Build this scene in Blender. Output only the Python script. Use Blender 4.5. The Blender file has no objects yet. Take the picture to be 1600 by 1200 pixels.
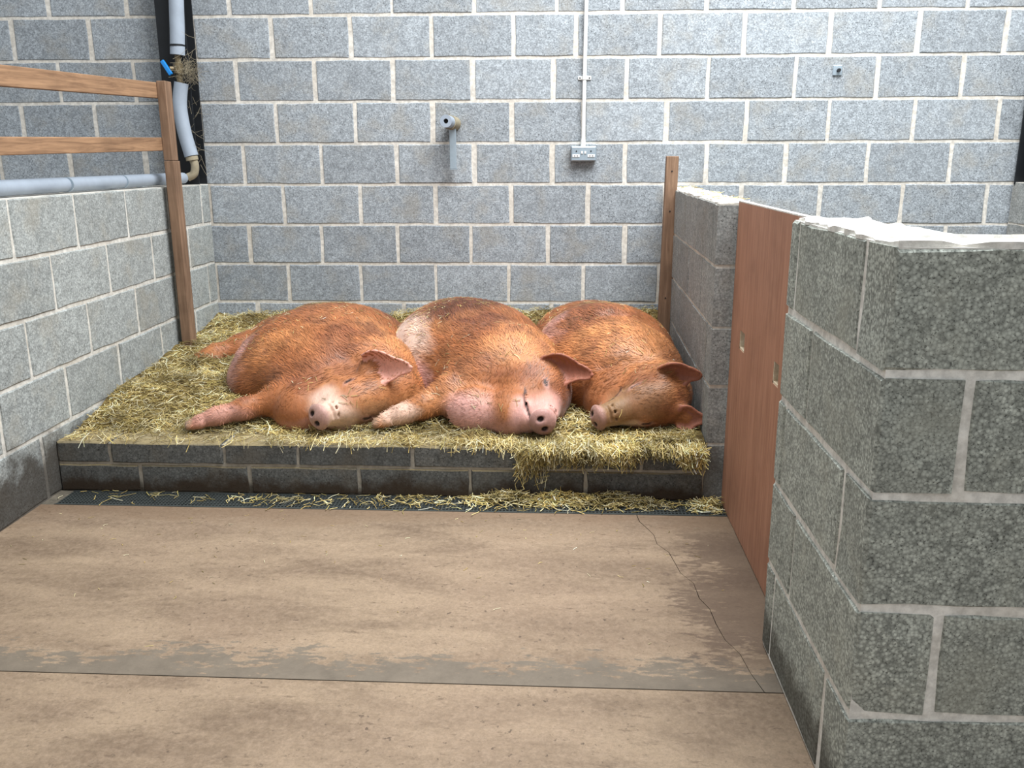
import bpy, bmesh, math, random
import numpy as np
from mathutils import Matrix, Vector

random.seed(7)
rng = np.random.default_rng(11)
SC = bpy.context.scene
COL = SC.collection

# ------------------------------------------------------------------ camera
PITCH, YAW, ROLL = 0.25211, -0.05475, -0.00355
CAM = np.array([1.19935, 0.0, 1.26463])
fw = np.array([math.sin(YAW)*math.cos(PITCH), math.cos(YAW)*math.cos(PITCH), -math.sin(PITCH)])
rt = np.array([math.cos(YAW), -math.sin(YAW), 0.0])
up = np.cross(rt, fw)
r2 = rt*math.cos(ROLL) + up*math.sin(ROLL)
u2 = -rt*math.sin(ROLL) + up*math.cos(ROLL)
cam_data = bpy.data.cameras.new('camera')
cam_data.sensor_width = 36.0
cam_data.lens = 1366.2/1600*36.0
cam_data.clip_start = 0.05
cam = bpy.data.objects.new('camera', cam_data)
COL.objects.link(cam)
cam.matrix_world = Matrix(((r2[0], u2[0], -fw[0], CAM[0]), (r2[1], u2[1], -fw[1], CAM[1]),
                           (r2[2], u2[2], -fw[2], CAM[2]), (0, 0, 0, 1)))
SC.camera = cam

# ------------------------------------------------------------------ world and light
world = bpy.data.worlds.new('barn_daylight')
SC.world = world
world.use_nodes = True
bg = world.node_tree.nodes['Background']
bg.inputs[0].default_value = (0.93, 0.97, 1.0, 1)
bg.inputs[1].default_value = 0.50

def area_light(name, loc, target, sx, sy, power, color):
    ld = bpy.data.lights.new(name, 'AREA')
    ld.shape = 'RECTANGLE'
    ld.size, ld.size_y, ld.energy, ld.color = sx, sy, power, color
    o = bpy.data.objects.new(name, ld)
    COL.objects.link(o)
    o.location = loc
    o.rotation_euler = (Vector(target)-Vector(loc)).to_track_quat('-Z', 'Y').to_euler()
    return o
# translucent roof sheets of the barn, high above the pens
area_light('rooflight', (2.3, 2.9, 4.6), (2.0, 3.1, 0.0), 2.8, 3.2, 410, (0.95, 0.98, 1.0))

SC.view_settings.view_transform = 'Standard'
SC.view_settings.look = 'None'
SC.view_settings.gamma = 1.0
SC.view_settings.use_curve_mapping = False
SC.view_settings.exposure = 0.45

# ------------------------------------------------------------------ helpers
def lin(r, g, b):
    f = lambda c: (c/255/12.92) if c/255 <= 0.04045 else ((c/255+0.055)/1.055)**2.4
    return (f(r), f(g), f(b), 1.0)

def tag(o, label=None, cat=None, group=None, kind=None):
    if label: o['label'] = label
    if cat: o['category'] = cat
    if group: o['group'] = group
    if kind: o['kind'] = kind
    return o

def mesh_obj(name, verts, faces, mat=None, parent=None, smooth=False):
    me = bpy.data.meshes.new(name)
    me.from_pydata([tuple(map(float, v)) for v in verts], [], [tuple(map(int, f)) for f in faces])
    me.update()
    return link_mesh(name, me, mat, parent, smooth)

def link_mesh(name, me, mat=None, parent=None, smooth=False):
    if mat is not None and not me.materials: me.materials.append(mat)
    if smooth: me.polygons.foreach_set('use_smooth', [True]*len(me.polygons))
    o = bpy.data.objects.new(name, me)
    COL.objects.link(o)
    if parent is not None: o.parent = parent
    return o

def empty(name, loc=(0, 0, 0), rz=0.0):
    o = bpy.data.objects.new(name, None)
    o.empty_display_size = 0.1
    COL.objects.link(o)
    o.location = loc
    o.rotation_euler = (0, 0, rz)
    return o

class MB:
    """collects simple shapes into one mesh"""
    def __init__(s): s.v, s.f = [], []
    def box(s, lo, hi, M=None):
        n = len(s.v)
        P = [Vector((x, y, z)) for x in (lo[0], hi[0]) for y in (lo[1], hi[1]) for z in (lo[2], hi[2])]
        if M is not None: P = [M @ p for p in P]
        s.v += [tuple(p) for p in P]
        s.f += [tuple(n+i for i in q) for q in ((0,1,3,2),(4,6,7,5),(0,4,5,1),(2,3,7,6),(0,2,6,4),(1,5,7,3))]
    def bevbox(s, lo, hi, b, M=None):
        bm = bmesh.new()
        bmesh.ops.create_cube(bm, size=1)
        for v in bm.verts:
            v.co = Vector([(lo[i]+hi[i])/2 + v.co[i]*(hi[i]-lo[i]) for i in range(3)])
        bmesh.ops.bevel(bm, geom=bm.edges[:], offset=b, segments=2, profile=0.5, affect='EDGES')
        s.add_bm(bm, M); bm.free()
    def add_bm(s, bm, M=None):
        n = len(s.v)
        bm.verts.index_update()
        s.v += [tuple((M @ v.co) if M is not None else v.co) for v in bm.verts]
        s.f += [tuple(n+v.index for v in f.verts) for f in bm.faces]
    def tube(s, pts, radii, seg=14, caps=True):
        pts = [Vector(p) for p in pts]
        if not hasattr(radii, '__len__'): radii = [radii]*len(pts)
        n0 = len(s.v)
        prev = None
        for i, p in enumerate(pts):
            d = (pts[min(i+1, len(pts)-1)]-pts[max(i-1, 0)]).normalized()
            if prev is None:
                a = d.cross(Vector((0, 0, 1)))
                if a.length < 0.1: a = d.cross(Vector((1, 0, 0)))
            else:
                a = prev - d*prev.dot(d)
            a.normalize(); prev = a
            b = d.cross(a)
            for k in range(seg):
                t = 2*math.pi*k/seg
                s.v.append(tuple(p+(a*math.cos(t)+b*math.sin(t))*radii[i]))
        for i in range(len(pts)-1):
            for k in range(seg):
                k2 = (k+1) % seg
                s.f.append((n0+i*seg+k, n0+i*seg+k2, n0+(i+1)*seg+k2, n0+(i+1)*seg+k))
        if caps:
            s.f.append(tuple(n0+k for k in range(seg))[::-1])
            s.f.append(tuple(n0+(len(pts)-1)*seg+k for k in range(seg)))
    def build(s, name, mat, parent=None, smooth=False):
        o = mesh_obj(name, s.v, s.f, mat, parent)
        me = o.data
        bm = bmesh.new(); bm.from_mesh(me)
        bmesh.ops.recalc_face_normals(bm, faces=bm.faces[:])
        if smooth:
            for f in bm.faces: f.smooth = True
            for e in bm.edges:
                if len(e.link_faces) == 2 and e.calc_face_angle(0) > 0.7: e.smooth = False
        bm.to_mesh(me); bm.free()
        return o

# ---- value noise for vertex work
_perm = rng.random((64, 64, 64)).astype(np.float32)
def vnoise(p, scale=1.0):
    q = np.asarray(p, dtype=np.float64)*scale
    i = np.floor(q).astype(int); f = q-i
    f = f*f*(3-2*f)
    r = 0
    for dx in (0, 1):
        for dy in (0, 1):
            for dz in (0, 1):
                w = (f[..., 0] if dx else 1-f[..., 0])*(f[..., 1] if dy else 1-f[..., 1])*(f[..., 2] if dz else 1-f[..., 2])
                r = r + w*_perm[(i[..., 0]+dx) % 64, (i[..., 1]+dy) % 64, (i[..., 2]+dz) % 64]
    return r
def sstep(a, b, x):
    t = np.clip((x-a)/(b-a), 0, 1)
    return t*t*(3-2*t)

# ------------------------------------------------------------------ materials
class NT:
    def __init__(s, name):
        s.m = bpy.data.materials.new(name); s.m.use_nodes = True
        s.t = s.m.node_tree; s.n = s.t.nodes
        s.b = s.n['Principled BSDF']
    def new(s, typ, **kw):
        n = s.n.new(typ)
        for k, v in kw.items(): setattr(n, k, v)
        return n
    def link(s, a, b): s.t.links.new(a, b)
    def setin(s, node, i, v):
        if hasattr(v, 'links') or isinstance(v, bpy.types.NodeSocket): s.link(v, node.inputs[i])
        else: node.inputs[i].default_value = v
    def math(s, op, a, b=0.0, c=None, clamp=False):
        n = s.new('ShaderNodeMath', operation=op, use_clamp=clamp)
        s.setin(n, 0, a); s.setin(n, 1, b)
        if c is not None: s.setin(n, 2, c)
        return n.outputs[0]
    def mix(s, fac, a, b, mode='MIX'):
        n = s.new('ShaderNodeMix', data_type='RGBA', blend_type=mode)
        s.setin(n, 0, fac); s.setin(n, 6, a); s.setin(n, 7, b)
        return n.outputs[2]
    def ss(s, x, a, b):
        n = s.new('ShaderNodeMapRange', interpolation_type='SMOOTHSTEP')
        s.setin(n, 0, x); n.inputs[1].default_value = a; n.inputs[2].default_value = b
        return n.outputs[0]
    def lerp(s, x, a, b, c, d):
        n = s.new('ShaderNodeMapRange'); s.setin(n, 0, x)
        for i, v in enumerate((a, b, c, d)): n.inputs[1+i].default_value = v
        return n.outputs[0]
    def noise(s, vec, scale, detail=4, rough=0.55, dist=0.0):
        n = s.new('ShaderNodeTexNoise'); s.link(vec, n.inputs['Vector'])
        n.inputs['Scale'].default_value = scale; n.inputs['Detail'].default_value = detail
        n.inputs['Roughness'].default_value = rough; n.inputs['Distortion'].default_value = dist
        return n.outputs[0]
    def voro(s, vec, scale, rnd=1.0):
        n = s.new('ShaderNodeTexVoronoi'); s.link(vec, n.inputs['Vector'])
        n.inputs['Scale'].default_value = scale; n.inputs['Randomness'].default_value = rnd
        return n
    def coord(s, which='Object', randomise=True, scale=None, rot=None):
        tc = s.new('ShaderNodeTexCoord'); v = tc.outputs[which]
        if randomise:
            oi = s.new('ShaderNodeObjectInfo')
            m = s.new('ShaderNodeVectorMath', operation='MULTIPLY_ADD')
            s.link(oi.outputs['Random'], m.inputs[0]); m.inputs[1].default_value = (37, 53, 71); s.link(v, m.inputs[2])
            v = m.outputs[0]
        if scale or rot:
            mp = s.new('ShaderNodeMapping'); s.link(v, mp.inputs[0])
            if scale: mp.inputs['Scale'].default_value = scale
            if rot: mp.inputs['Rotation'].default_value = rot
            v = mp.outputs[0]
        return v
    def rand(s): return s.new('ShaderNodeObjectInfo').outputs['Random']
    def pos(s):
        g = s.new('ShaderNodeNewGeometry'); x = s.new('ShaderNodeSeparateXYZ')
        s.link(g.outputs['Position'], x.inputs[0])
        return g.outputs['Position'], x.outputs
    def bump(s, h, strength, dist):
        n = s.new('ShaderNodeBump'); s.link(h, n.inputs['Height'])
        n.inputs['Strength'].default_value = strength; n.inputs['Distance'].default_value = dist
        s.link(n.outputs[0], s.b.inputs['Normal'])
    def out(s, col, rough=0.85, spec=0.25):
        s.setin(s.b, 'Base Color', col); s.setin(s.b, 'Roughness', rough)
        s.b.inputs['Specular IOR Level'].default_value = spec
        return s.m

def block_mat(name, base, var=0.10, speck=0.8, grain=0.22, grime=None, size=1.0, tint=(150, 150, 140), dust=None):
    n = NT(name)
    v = n.coord('Object')
    vo = n.voro(v, 120*size)
    sep = n.new('ShaderNodeSeparateColor'); n.link(vo.outputs['Color'], sep.inputs[0])
    b = n.noise(v, 24, 5, 0.65)
    big = n.noise(v, 6, 4, 0.6)
    c0 = lin(*base)
    k = lambda q: tuple(min(1, x*q) for x in c0[:3])+(1,)
    col = n.mix(n.ss(b, 0.3, 0.72), k(0.84), k(1.14))
    hs0 = n.new('ShaderNodeHueSaturation'); n.link(col, hs0.inputs['Color']); n.link(n.math('MULTIPLY', n.lerp(sep.outputs[0], 0, 1, 1-grain*0.7, 1+grain), n.lerp(n.math('MULTIPLY', vo.outputs['Distance'], 1.0), 0.2, 0.75, 1.1, 1.0-grain)), hs0.inputs['Value'])
    col = hs0.outputs[0]
    pits = n.ss(n.noise(v, 190*size, 2, 0.5), 0.62, 0.68)
    col = n.mix(n.math('MULTIPLY', pits, speck), col, k(0.16))
    col = n.mix(n.math('MULTIPLY', n.ss(big, 0.48, 0.72), 0.45), col, lin(*tint))
    hs = n.new('ShaderNodeHueSaturation'); n.link(col, hs.inputs['Color']); n.link(n.lerp(n.rand(), 0, 1, 1-var, 1+var*0.8), hs.inputs['Value'])
    col = hs.outputs[0]
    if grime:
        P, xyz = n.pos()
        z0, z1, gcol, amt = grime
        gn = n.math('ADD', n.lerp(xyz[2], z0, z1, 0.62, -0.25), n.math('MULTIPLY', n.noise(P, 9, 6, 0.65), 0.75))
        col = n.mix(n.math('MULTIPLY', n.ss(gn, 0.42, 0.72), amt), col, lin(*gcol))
    if dust:
        g = n.new('ShaderNodeNewGeometry'); x = n.new('ShaderNodeSeparateXYZ'); n.link(g.outputs['Normal'], x.inputs[0])
        col = n.mix(n.ss(x.outputs[2], 0.3, 0.9), col, n.mix(n.noise(g.outputs['Position'], 40, 5, 0.7), lin(*dust), tuple(min(1, q*1.7) for q in lin(*dust)[:3])+(1,)))
    h = n.math('SUBTRACT', n.math('ADD', n.math('MULTIPLY', sep.outputs[0], 0.6), n.math('MULTIPLY', b, 0.4)), n.math('MULTIPLY', pits, 0.9))
    n.bump(h, 0.55, 0.004)
    return n.out(col, 0.95, 0.1)

def mortar_mat(name, base, grime=None):
    n = NT(name)
    P, xyz = n.pos()
    a = n.noise(P, 45, 5, 0.65); b = n.noise(P, 4, 3, 0.6)
    c0 = lin(*base)
    col = n.mix(n.ss(a, 0.3, 0.7), tuple(x*0.72 for x in c0[:3])+(1,), tuple(min(1, x*1.1) for x in c0[:3])+(1,))
    col = n.mix(n.math('MULTIPLY', n.ss(b, 0.4, 0.7), 0.28), col, lin(170, 156, 136))
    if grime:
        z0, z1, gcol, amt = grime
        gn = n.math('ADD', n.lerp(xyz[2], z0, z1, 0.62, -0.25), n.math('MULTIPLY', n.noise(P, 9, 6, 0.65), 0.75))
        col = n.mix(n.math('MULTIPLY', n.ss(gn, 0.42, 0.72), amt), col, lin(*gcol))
    n.bump(a, 0.5, 0.004)
    return n.out(col, 0.95, 0.1)

def plain_mat(name, base, rough=0.6, metal=0.0, var=0.15, nscale=30, spec=0.4):
    n = NT(name)
    v = n.coord('Object')
    a = n.noise(v, nscale, 4, 0.6)
    c0 = lin(*base)
    col = n.mix(a, tuple(x*(1-var*1.6) for x in c0[:3])+(1,), tuple(min(1, x*(1+var)) for x in c0[:3])+(1,))
    n.bump(a, 0.15, 0.002)
    n.b.inputs['Metallic'].default_value = metal
    return n.out(col, rough, spec)

def wood_mat(name, c1, c2, axis=2, rough=0.7, fine=1.0, knots=False, lowdirt=None):
    n = NT(name)
    sc = [26.0*fine]*3; sc[axis] = 1.6
    v = n.coord('Object', True, tuple(sc))
    g = n.noise(v, 2.2, 6, 0.62, 0.6)
    v2 = n.coord('Object', True)
    bl = n.noise(v2, 5, 3, 0.6)
    col = n.mix(n.ss(g, 0.3, 0.72), lin(*c1), lin(*c2))
    col = n.mix(n.math('MULTIPLY', n.ss(bl, 0.45, 0.75), 0.4), col, tuple(x*0.62 for x in lin(*c1)[:3])+(1,))
    n.bump(g, 0.25, 0.003)
    return n.out(col, rough, 0.25)

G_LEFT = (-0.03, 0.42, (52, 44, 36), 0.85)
M_BLOCK_BACK = block_mat('block_blue_grey', (154, 160, 165), tint=(144, 138, 126))
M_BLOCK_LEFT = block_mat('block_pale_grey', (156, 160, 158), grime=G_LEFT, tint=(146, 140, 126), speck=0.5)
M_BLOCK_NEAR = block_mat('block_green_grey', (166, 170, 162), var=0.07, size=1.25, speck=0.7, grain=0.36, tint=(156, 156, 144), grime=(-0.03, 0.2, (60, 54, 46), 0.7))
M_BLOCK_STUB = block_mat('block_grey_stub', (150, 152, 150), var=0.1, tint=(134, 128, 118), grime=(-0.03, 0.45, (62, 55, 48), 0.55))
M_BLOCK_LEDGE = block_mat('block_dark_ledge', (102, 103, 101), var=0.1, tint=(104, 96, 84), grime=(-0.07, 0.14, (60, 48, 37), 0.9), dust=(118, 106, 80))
M_MORTAR = mortar_mat('mortar_pale', (212, 207, 198))
M_MORTAR_WHITE = mortar_mat('mortar_white', (230, 228, 222))
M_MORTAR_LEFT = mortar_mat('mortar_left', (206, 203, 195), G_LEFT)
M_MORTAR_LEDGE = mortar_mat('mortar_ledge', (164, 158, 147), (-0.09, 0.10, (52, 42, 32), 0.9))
M_STEEL_DARK = plain_mat('dark_steel', (26, 29, 33), 0.6, 0.2, 0.4, 14)
M_PVC = plain_mat('grey_pipe_lagging', (150, 160, 172), 0.6, 0, 0.15, 12)
M_GALV = plain_mat('galvanised_steel', (168, 182, 192), 0.4, 0.55, 0.12, 40)
M_WHITE = plain_mat('white_plastic', (232, 232, 230), 0.45, 0, 0.05)
M_BLUE = plain_mat('blue_plastic', (28, 128, 205), 0.4, 0, 0.1)
M_BRASS = plain_mat('dull_brass', (112, 98, 72), 0.5, 0.3, 0.3)
M_BLACK = plain_mat('black_void', (26, 25, 23), 0.9, 0, 0.2)
M_COB = plain_mat('dusty_cobweb', (150, 140, 118), 0.95, 0, 0.3)
M_TIMBER = wood_mat('stained_timber', (108, 84, 66), (142, 114, 92), 2)
M_TIMBER_Y = wood_mat('stained_timber_rail', (118, 90, 68), (160, 126, 96), 1)
M_BOARD = wood_mat('red_brown_plywood', (156, 112, 90), (180, 134, 110), 2, 0.65, 1.2)
M_PLYEDGE = wood_mat('pale_ply_edge', (200, 180, 150), (226, 214, 192), 1)
M_SLOT_SHADE = wood_mat('slot_shade_dark', (70, 54, 40), (96, 74, 56))  # dark colour stands in for the shade inside the hand slots
M_GRATE = plain_mat('dark_drain_plastic', (62, 66, 65), 0.45, 0, 0.3, 60)
# ------------------------------------------------------------------ block walls
_block_cache = {}
def block_mesh(L, H, D, mat, jit=0.0034):
    """a concrete block: ragged outline, both faces slightly chamfered; local x along the wall, front at y=0, back at y=D"""
    key = (round(L/0.008), round(H/0.004), round(D, 3), mat.name, random.randrange(5))
    if key in _block_cache: return _block_cache[key]
    nx = max(2, min(5, int(L/0.09)+1)); nz = 2
    out = []
    for i in range(nx): out.append((-L/2+L*i/nx, -H/2))
    for i in range(nz): out.append((L/2, -H/2+H*i/nz))
    for i in range(nx): out.append((L/2-L*i/nx, H/2))
    for i in range(nz): out.append((-L/2, H/2-H*i/nz))
    n = len(out)
    ring = lambda y, ins: [(x*(1-ins/L*2)+random.uniform(-jit, jit), y, z*(1-ins/H*2)+random.uniform(-jit, jit)*0.8) for x, z in out]
    v = ring(0.0, 0.0045) + ring(0.006, 0.0) + ring(D, 0.0)
    f = [tuple(range(n))]
    for k in (0, 1):
        for i in range(n):
            j = (i+1) % n
            f.append((k*n+j, k*n+i, (k+1)*n+i, (k+1)*n+j))
    if D > 0.1: f.append(tuple(range(2*n, 3*n))[::-1])
    me = bpy.data.meshes.new('block')
    me.from_pydata(v, [], f); me.update()
    me.materials.append(mat)
    bm = bmesh.new(); bm.from_mesh(me); bmesh.ops.recalc_face_normals(bm, faces=bm.faces[:]); bm.to_mesh(me); bm.free()
    _block_cache[key] = me
    return me

def lay(parent, x0, x1, z0, z1, D, mat, front=0.0, bed=0.014, perp=0.018, free=(False, False)):
    """one block between the joint lines x0..x1, z0..z1 of its wall; free ends stand proud of the mortar"""
    if free[0]: x0 -= perp/2
    if free[1]: x1 += perp/2
    L, H = x1-x0-perp, z1-z0-bed
    if L < 0.02: return
    o = bpy.data.objects.new('block', block_mesh(L, H, D, mat))
    COL.objects.link(o)
    o.parent = parent
    o.location = ((x0+x1)/2, front+random.uniform(-0.0015, 0.0015), (z0+z1)/2)
    o.rotation_euler = (0, random.uniform(-0.003, 0.003), random.uniform(-0.002, 0.002))
    return o

B = 0.225
FLOOR = -0.0235

# ---- back wall (a whole barn wall, running on past both side partitions)
ang_b = math.atan(0.01074)
wb = MB(); wb.box((-3.2, 0.004, FLOOR), (5.6, 0.16, 3.15))
wall_back = wb.build('wall_back', M_MORTAR)
wall_back.location = (0, 5.0528, 0); wall_back.rotation_euler = (0, 0, ang_b)
tag(wall_back, 'tall blue-grey concrete block wall behind the pigs', kind='structure')
rows = {
 9: [-1.627, -1.189, -0.618, -0.168, 0.277, 0.722, 1.17, 1.52, 1.972, 2.428, 2.88, 3.335],
 8: [-1.853, -1.413, -0.834, -0.394, 0.043, 0.492, 0.934, 1.275, 1.727, 2.178, 2.633, 3.097, 3.555],
 7: [-1.619, -1.187, -0.609, -0.168, 0.268, 0.711, 1.156, 1.555, 1.999, 2.464, 2.901, 3.352],
 6: [-1.861, -1.434, -0.834, -0.396, 0.045, 0.484, 0.927, 1.324, 1.779, 2.219, 2.663, 3.118, 3.569],
 5: [-2.028, -1.613, -1.171, -0.599, -0.157, 0.274, 0.713, 1.153, 1.561, 2.008, 2.448, 2.892, 3.343],
 4: [-1.69, -1.25, -0.82, -0.386, 0.056, 0.49, 0.922, 1.357, 1.79, 2.212, 2.649, 3.103, 3.561],
 3: [-1.47, -1.03, -0.602, -0.178, 0.263, 0.69, 1.127, 1.571, 2.02, 2.47, 2.91, 3.36],
 2: [-1.69, -1.25, -0.82, -0.388, 0.042, 0.479, 0.905, 1.336, 1.77, 2.21, 2.65, 3.10, 3.56],
 1: [-1.47, -1.02, -0.585, -0.148, 0.29, 0.724, 1.156, 1.587, 2.02, 2.47, 2.91, 3.36],
 0: [-1.69, -1.25, -0.82, -0.388, 0.042, 0.479, 0.905, 1.336, 1.77, 2.21, 2.65, 3.10, 3.56],
 10: [-1.853, -1.413, -0.834, -0.394, 0.05, 0.50, 0.94, 1.39, 1.83, 2.28, 2.73, 3.17, 3.6],
 11: [-1.627, -1.189, -0.618, -0.168, 0.277, 0.722, 1.17, 1.61, 2.05, 2.5, 2.95, 3.38],
 12: [-1.853, -1.413, -0.834, -0.394, 0.05, 0.50, 0.94, 1.39, 1.83, 2.28, 2.73, 3.17, 3.6],
 13: [-1.627, -1.189, -0.618, -0.168, 0.277, 0.722, 1.17, 1.61, 2.05, 2.5, 2.95, 3.38]}
for k, xs in rows.items():
    xs = list(xs)
    while xs[0] > -3.0: xs.insert(0, max(-3.2, xs[0]-0.44))
    while xs[-1] < 5.5: xs.append(min(5.6, xs[-1]+0.45))
    z0 = k*B if k else FLOOR
    for a, b in zip(xs[:-1], xs[1:]): lay(wall_back, a, b, z0, (k+1)*B, 0.05, M_BLOCK_BACK, perp=random.uniform(0.015, 0.027), bed=0.0125)

# ---- left partition (runs towards the camera), inner face towards +x
PX = lambda Y: -0.8146-0.01202*(Y-5.0528)
def partition(name, face_x, y0, y1, flip, perps, ztop, mat, mmat, T=0.14, rz=0.0, label=''):
    """a wall that runs along Y from y0 (near) to y1 (far); local x = distance along from y0"""
    rot = math.pi/2+rz
    Lw = y1-y0
    core = MB()
    if flip: core.box((0.004, 0.004, FLOOR), (Lw-0.004, T-0.004, ztop-0.006))
    else: core.box((0.004, -T+0.004, FLOOR), (Lw-0.004, -0.004, ztop-0.006))
    w = core.build(name, mmat)
    w.location = (face_x, y0, 0); w.rotation_euler = (0, 0, rot)
    tag(w, label, kind='structure')
    return w

Y0L, Y1L = 0.3, 5.04
wall_left = partition('wall_left', PX(0.3), Y0L, Y1L, True, None, 5*B+0.012, M_BLOCK_LEFT, M_MORTAR_LEFT, rz=math.atan(0.01202),
                      label='low pale concrete block partition left of the pigs')
zl = 0.011
for k in range(5):
    off = 3.1145 - Y0L + (0.0 if k in (0, 2, 4) else 0.225)
    xs = [0.0]; x = off
    while x > 0.45: x -= 0.45
    while x < Y1L-Y0L-0.05: xs.append(x); x += 0.45
    xs.append(Y1L-Y0L)
    z0 = k*B+zl if k else FLOOR
    for a, b in zip(xs[:-1], xs[1:]):
        lay(wall_left, a, b, z0, (k+1)*B+zl, 0.14, M_BLOCK_LEFT, bed=0.013, perp=0.017)

# ---- far right partition of the next pen and its column
def far_part():
    w = partition('wall_right_far', 3.685, 2.0, 5.08, False, None, 5*B+0.012, M_BLOCK_LEFT, M_MORTAR, label='low block partition of the next pen at the right')
    for k in range(5):
        x = 0.1 if k % 2 else 0.325
        xs = [0.0]
        while x < 3.0: xs.append(x); x += 0.45
        xs.append(3.08)
        for a, b in zip(xs[:-1], xs[1:]): lay(w, a, b, k*B+0.01 if k else FLOOR, (k+1)*B+0.01, 0.14, M_BLOCK_STUB, front=-0.14)
    return w
far_part()

# ---- right partition: far stub by the platform and near wall with a return
XR = 1.762
wall_stub = partition('wall_right', XR, 3.205, 5.06, False, None, 5*B-0.012, M_BLOCK_STUB, M_MORTAR, rz=-math.atan(0.018), label='grey block stub wall right of the right pig')
zs = -0.0163
lay_rows = {4: [0, 0.099, 0.551, 0.931, 1.40, 1.855], 3: [0, 0.341, 0.752, 1.20, 1.65, 1.855], 2: [0, 0.119, 0.57, 1.02, 1.47, 1.855],
            1: [0, 0.341, 0.79, 1.24, 1.69, 1.855], 0: [0, 0.22, 0.67, 1.12, 1.57, 1.855]}
for k, xs in lay_rows.items():
    z0 = k*B+zs if k else FLOOR
    for a, b in zip(xs[:-1], xs[1:]): lay(wall_stub, a, b, z0, (k+1)*B+zs, 0.14, M_BLOCK_STUB, front=-0.14, perp=0.014, free=(a == 0, False))

wall_near = MB()
YN0, YN1 = 1.503, 2.18
wall_near.box((XR+0.004, YN0+0.004, FLOOR), (XR+0.136, YN1-0.004, 5*B-0.006))
wall_near.box((XR+0.136, YN0+0.004, FLOOR), (XR+2.0, YN0+0.136, 5*B-0.006))
wn = wall_near.build('wall_right_near', M_MORTAR_WHITE)
tag(wn, 'grey block wall corner standing nearest the camera at right', kind='structure')
def lay_y(y0, y1, k, parent):   # block in the run along Y
    o = lay(parent, 0, y1-y0, k*B if k else FLOOR, (k+1)*B, 0.14, M_BLOCK_NEAR, front=0, bed=0.015, perp=0.015, free=(y1 == YN1, y0 == YN0))
    if o:
        sh = (0.00375 if y1 == YN1 else 0)-(0.00375 if y0 == YN0 else 0)
        o.location = (XR, (y0+y1)/2+sh, o.location.z)
        o.rotation_euler = (0, 0, -math.pi/2)
        o.location.x = XR+random.uniform(-0.0015, 0.0015)
    return o
near_y = {4: ([1.657, 2.12, 2.18], True), 3: ([1.503, 1.944, 2.18], False), 2: ([1.657, 2.117, 2.18], True), 1: ([1.503, 1.959, 2.18], False), 0: ([1.657, 2.1, 2.18], True)}
for k, (ys, header) in near_y.items():
    for a, b in zip(ys[:-1], ys[1:]): lay_y(a, b, k, wn)
    xs = [XR]+[XR+0.45*(i+1) for i in range(4)] if header else [XR+0.15]+[XR+0.15+0.45*(i+1) for i in range(4)]
    for a, b in zip(xs[:-1], xs[1:]):
        lay(wn, a-(0.008 if a == XR else 0), b, k*B if k else FLOOR, (k+1)*B, 0.14, M_BLOCK_NEAR, front=YN0, bed=0.016, perp=0.016)

# ---- crumbly white mortar along the tops of the right walls
def mortar_cap(parent, poly_pts, z, th, mat):
    """ragged slab over a strip given by its outline"""
    P = []
    n = len(poly_pts)
    for i in range(n):
        a, b = Vector(poly_pts[i]), Vector(poly_pts[(i+1) % n])
        m = max(1, int((b-a).length/0.035))
        for j in range(m): P.append(a.lerp(b, j/m)+Vector((random.uniform(-.007, .007), random.uniform(-.007, .007))))
    N = len(P)
    v = [(p.x, p.y, z) for p in P]+[(p.x, p.y, z+th*random.uniform(0.5, 1.2)) for p in P]
    f = [tuple(range(N, 2*N)), tuple(range(N))[::-1]]+[(i, (i+1) % N, N+(i+1) % N, N+i) for i in range(N)]
    o = mesh_obj('mortar_cap', v, f, mat)
    o.parent = parent
    o.matrix_parent_inverse = (Matrix.Translation(parent.location) @ parent.rotation_euler.to_matrix().to_4x4()).inverted()
    return o
mortar_cap(wn, [(XR+0.006, YN0+0.006), (XR+1.99, YN0+0.006), (XR+1.99, YN0+0.136), (XR+0.155, YN0+0.136), (XR+0.155, YN1-0.005), (XR+0.006, YN1-0.005)], 5*B-0.009, 0.012, M_MORTAR_WHITE)
mortar_cap(wall_stub, [(XR+0.006, 3.21), (XR+0.134, 3.21), (XR+0.134+.033, 5.05), (XR+0.006+.033, 5.05)], 5*B+zs-0.009, 0.012, M_MORTAR_WHITE)

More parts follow.
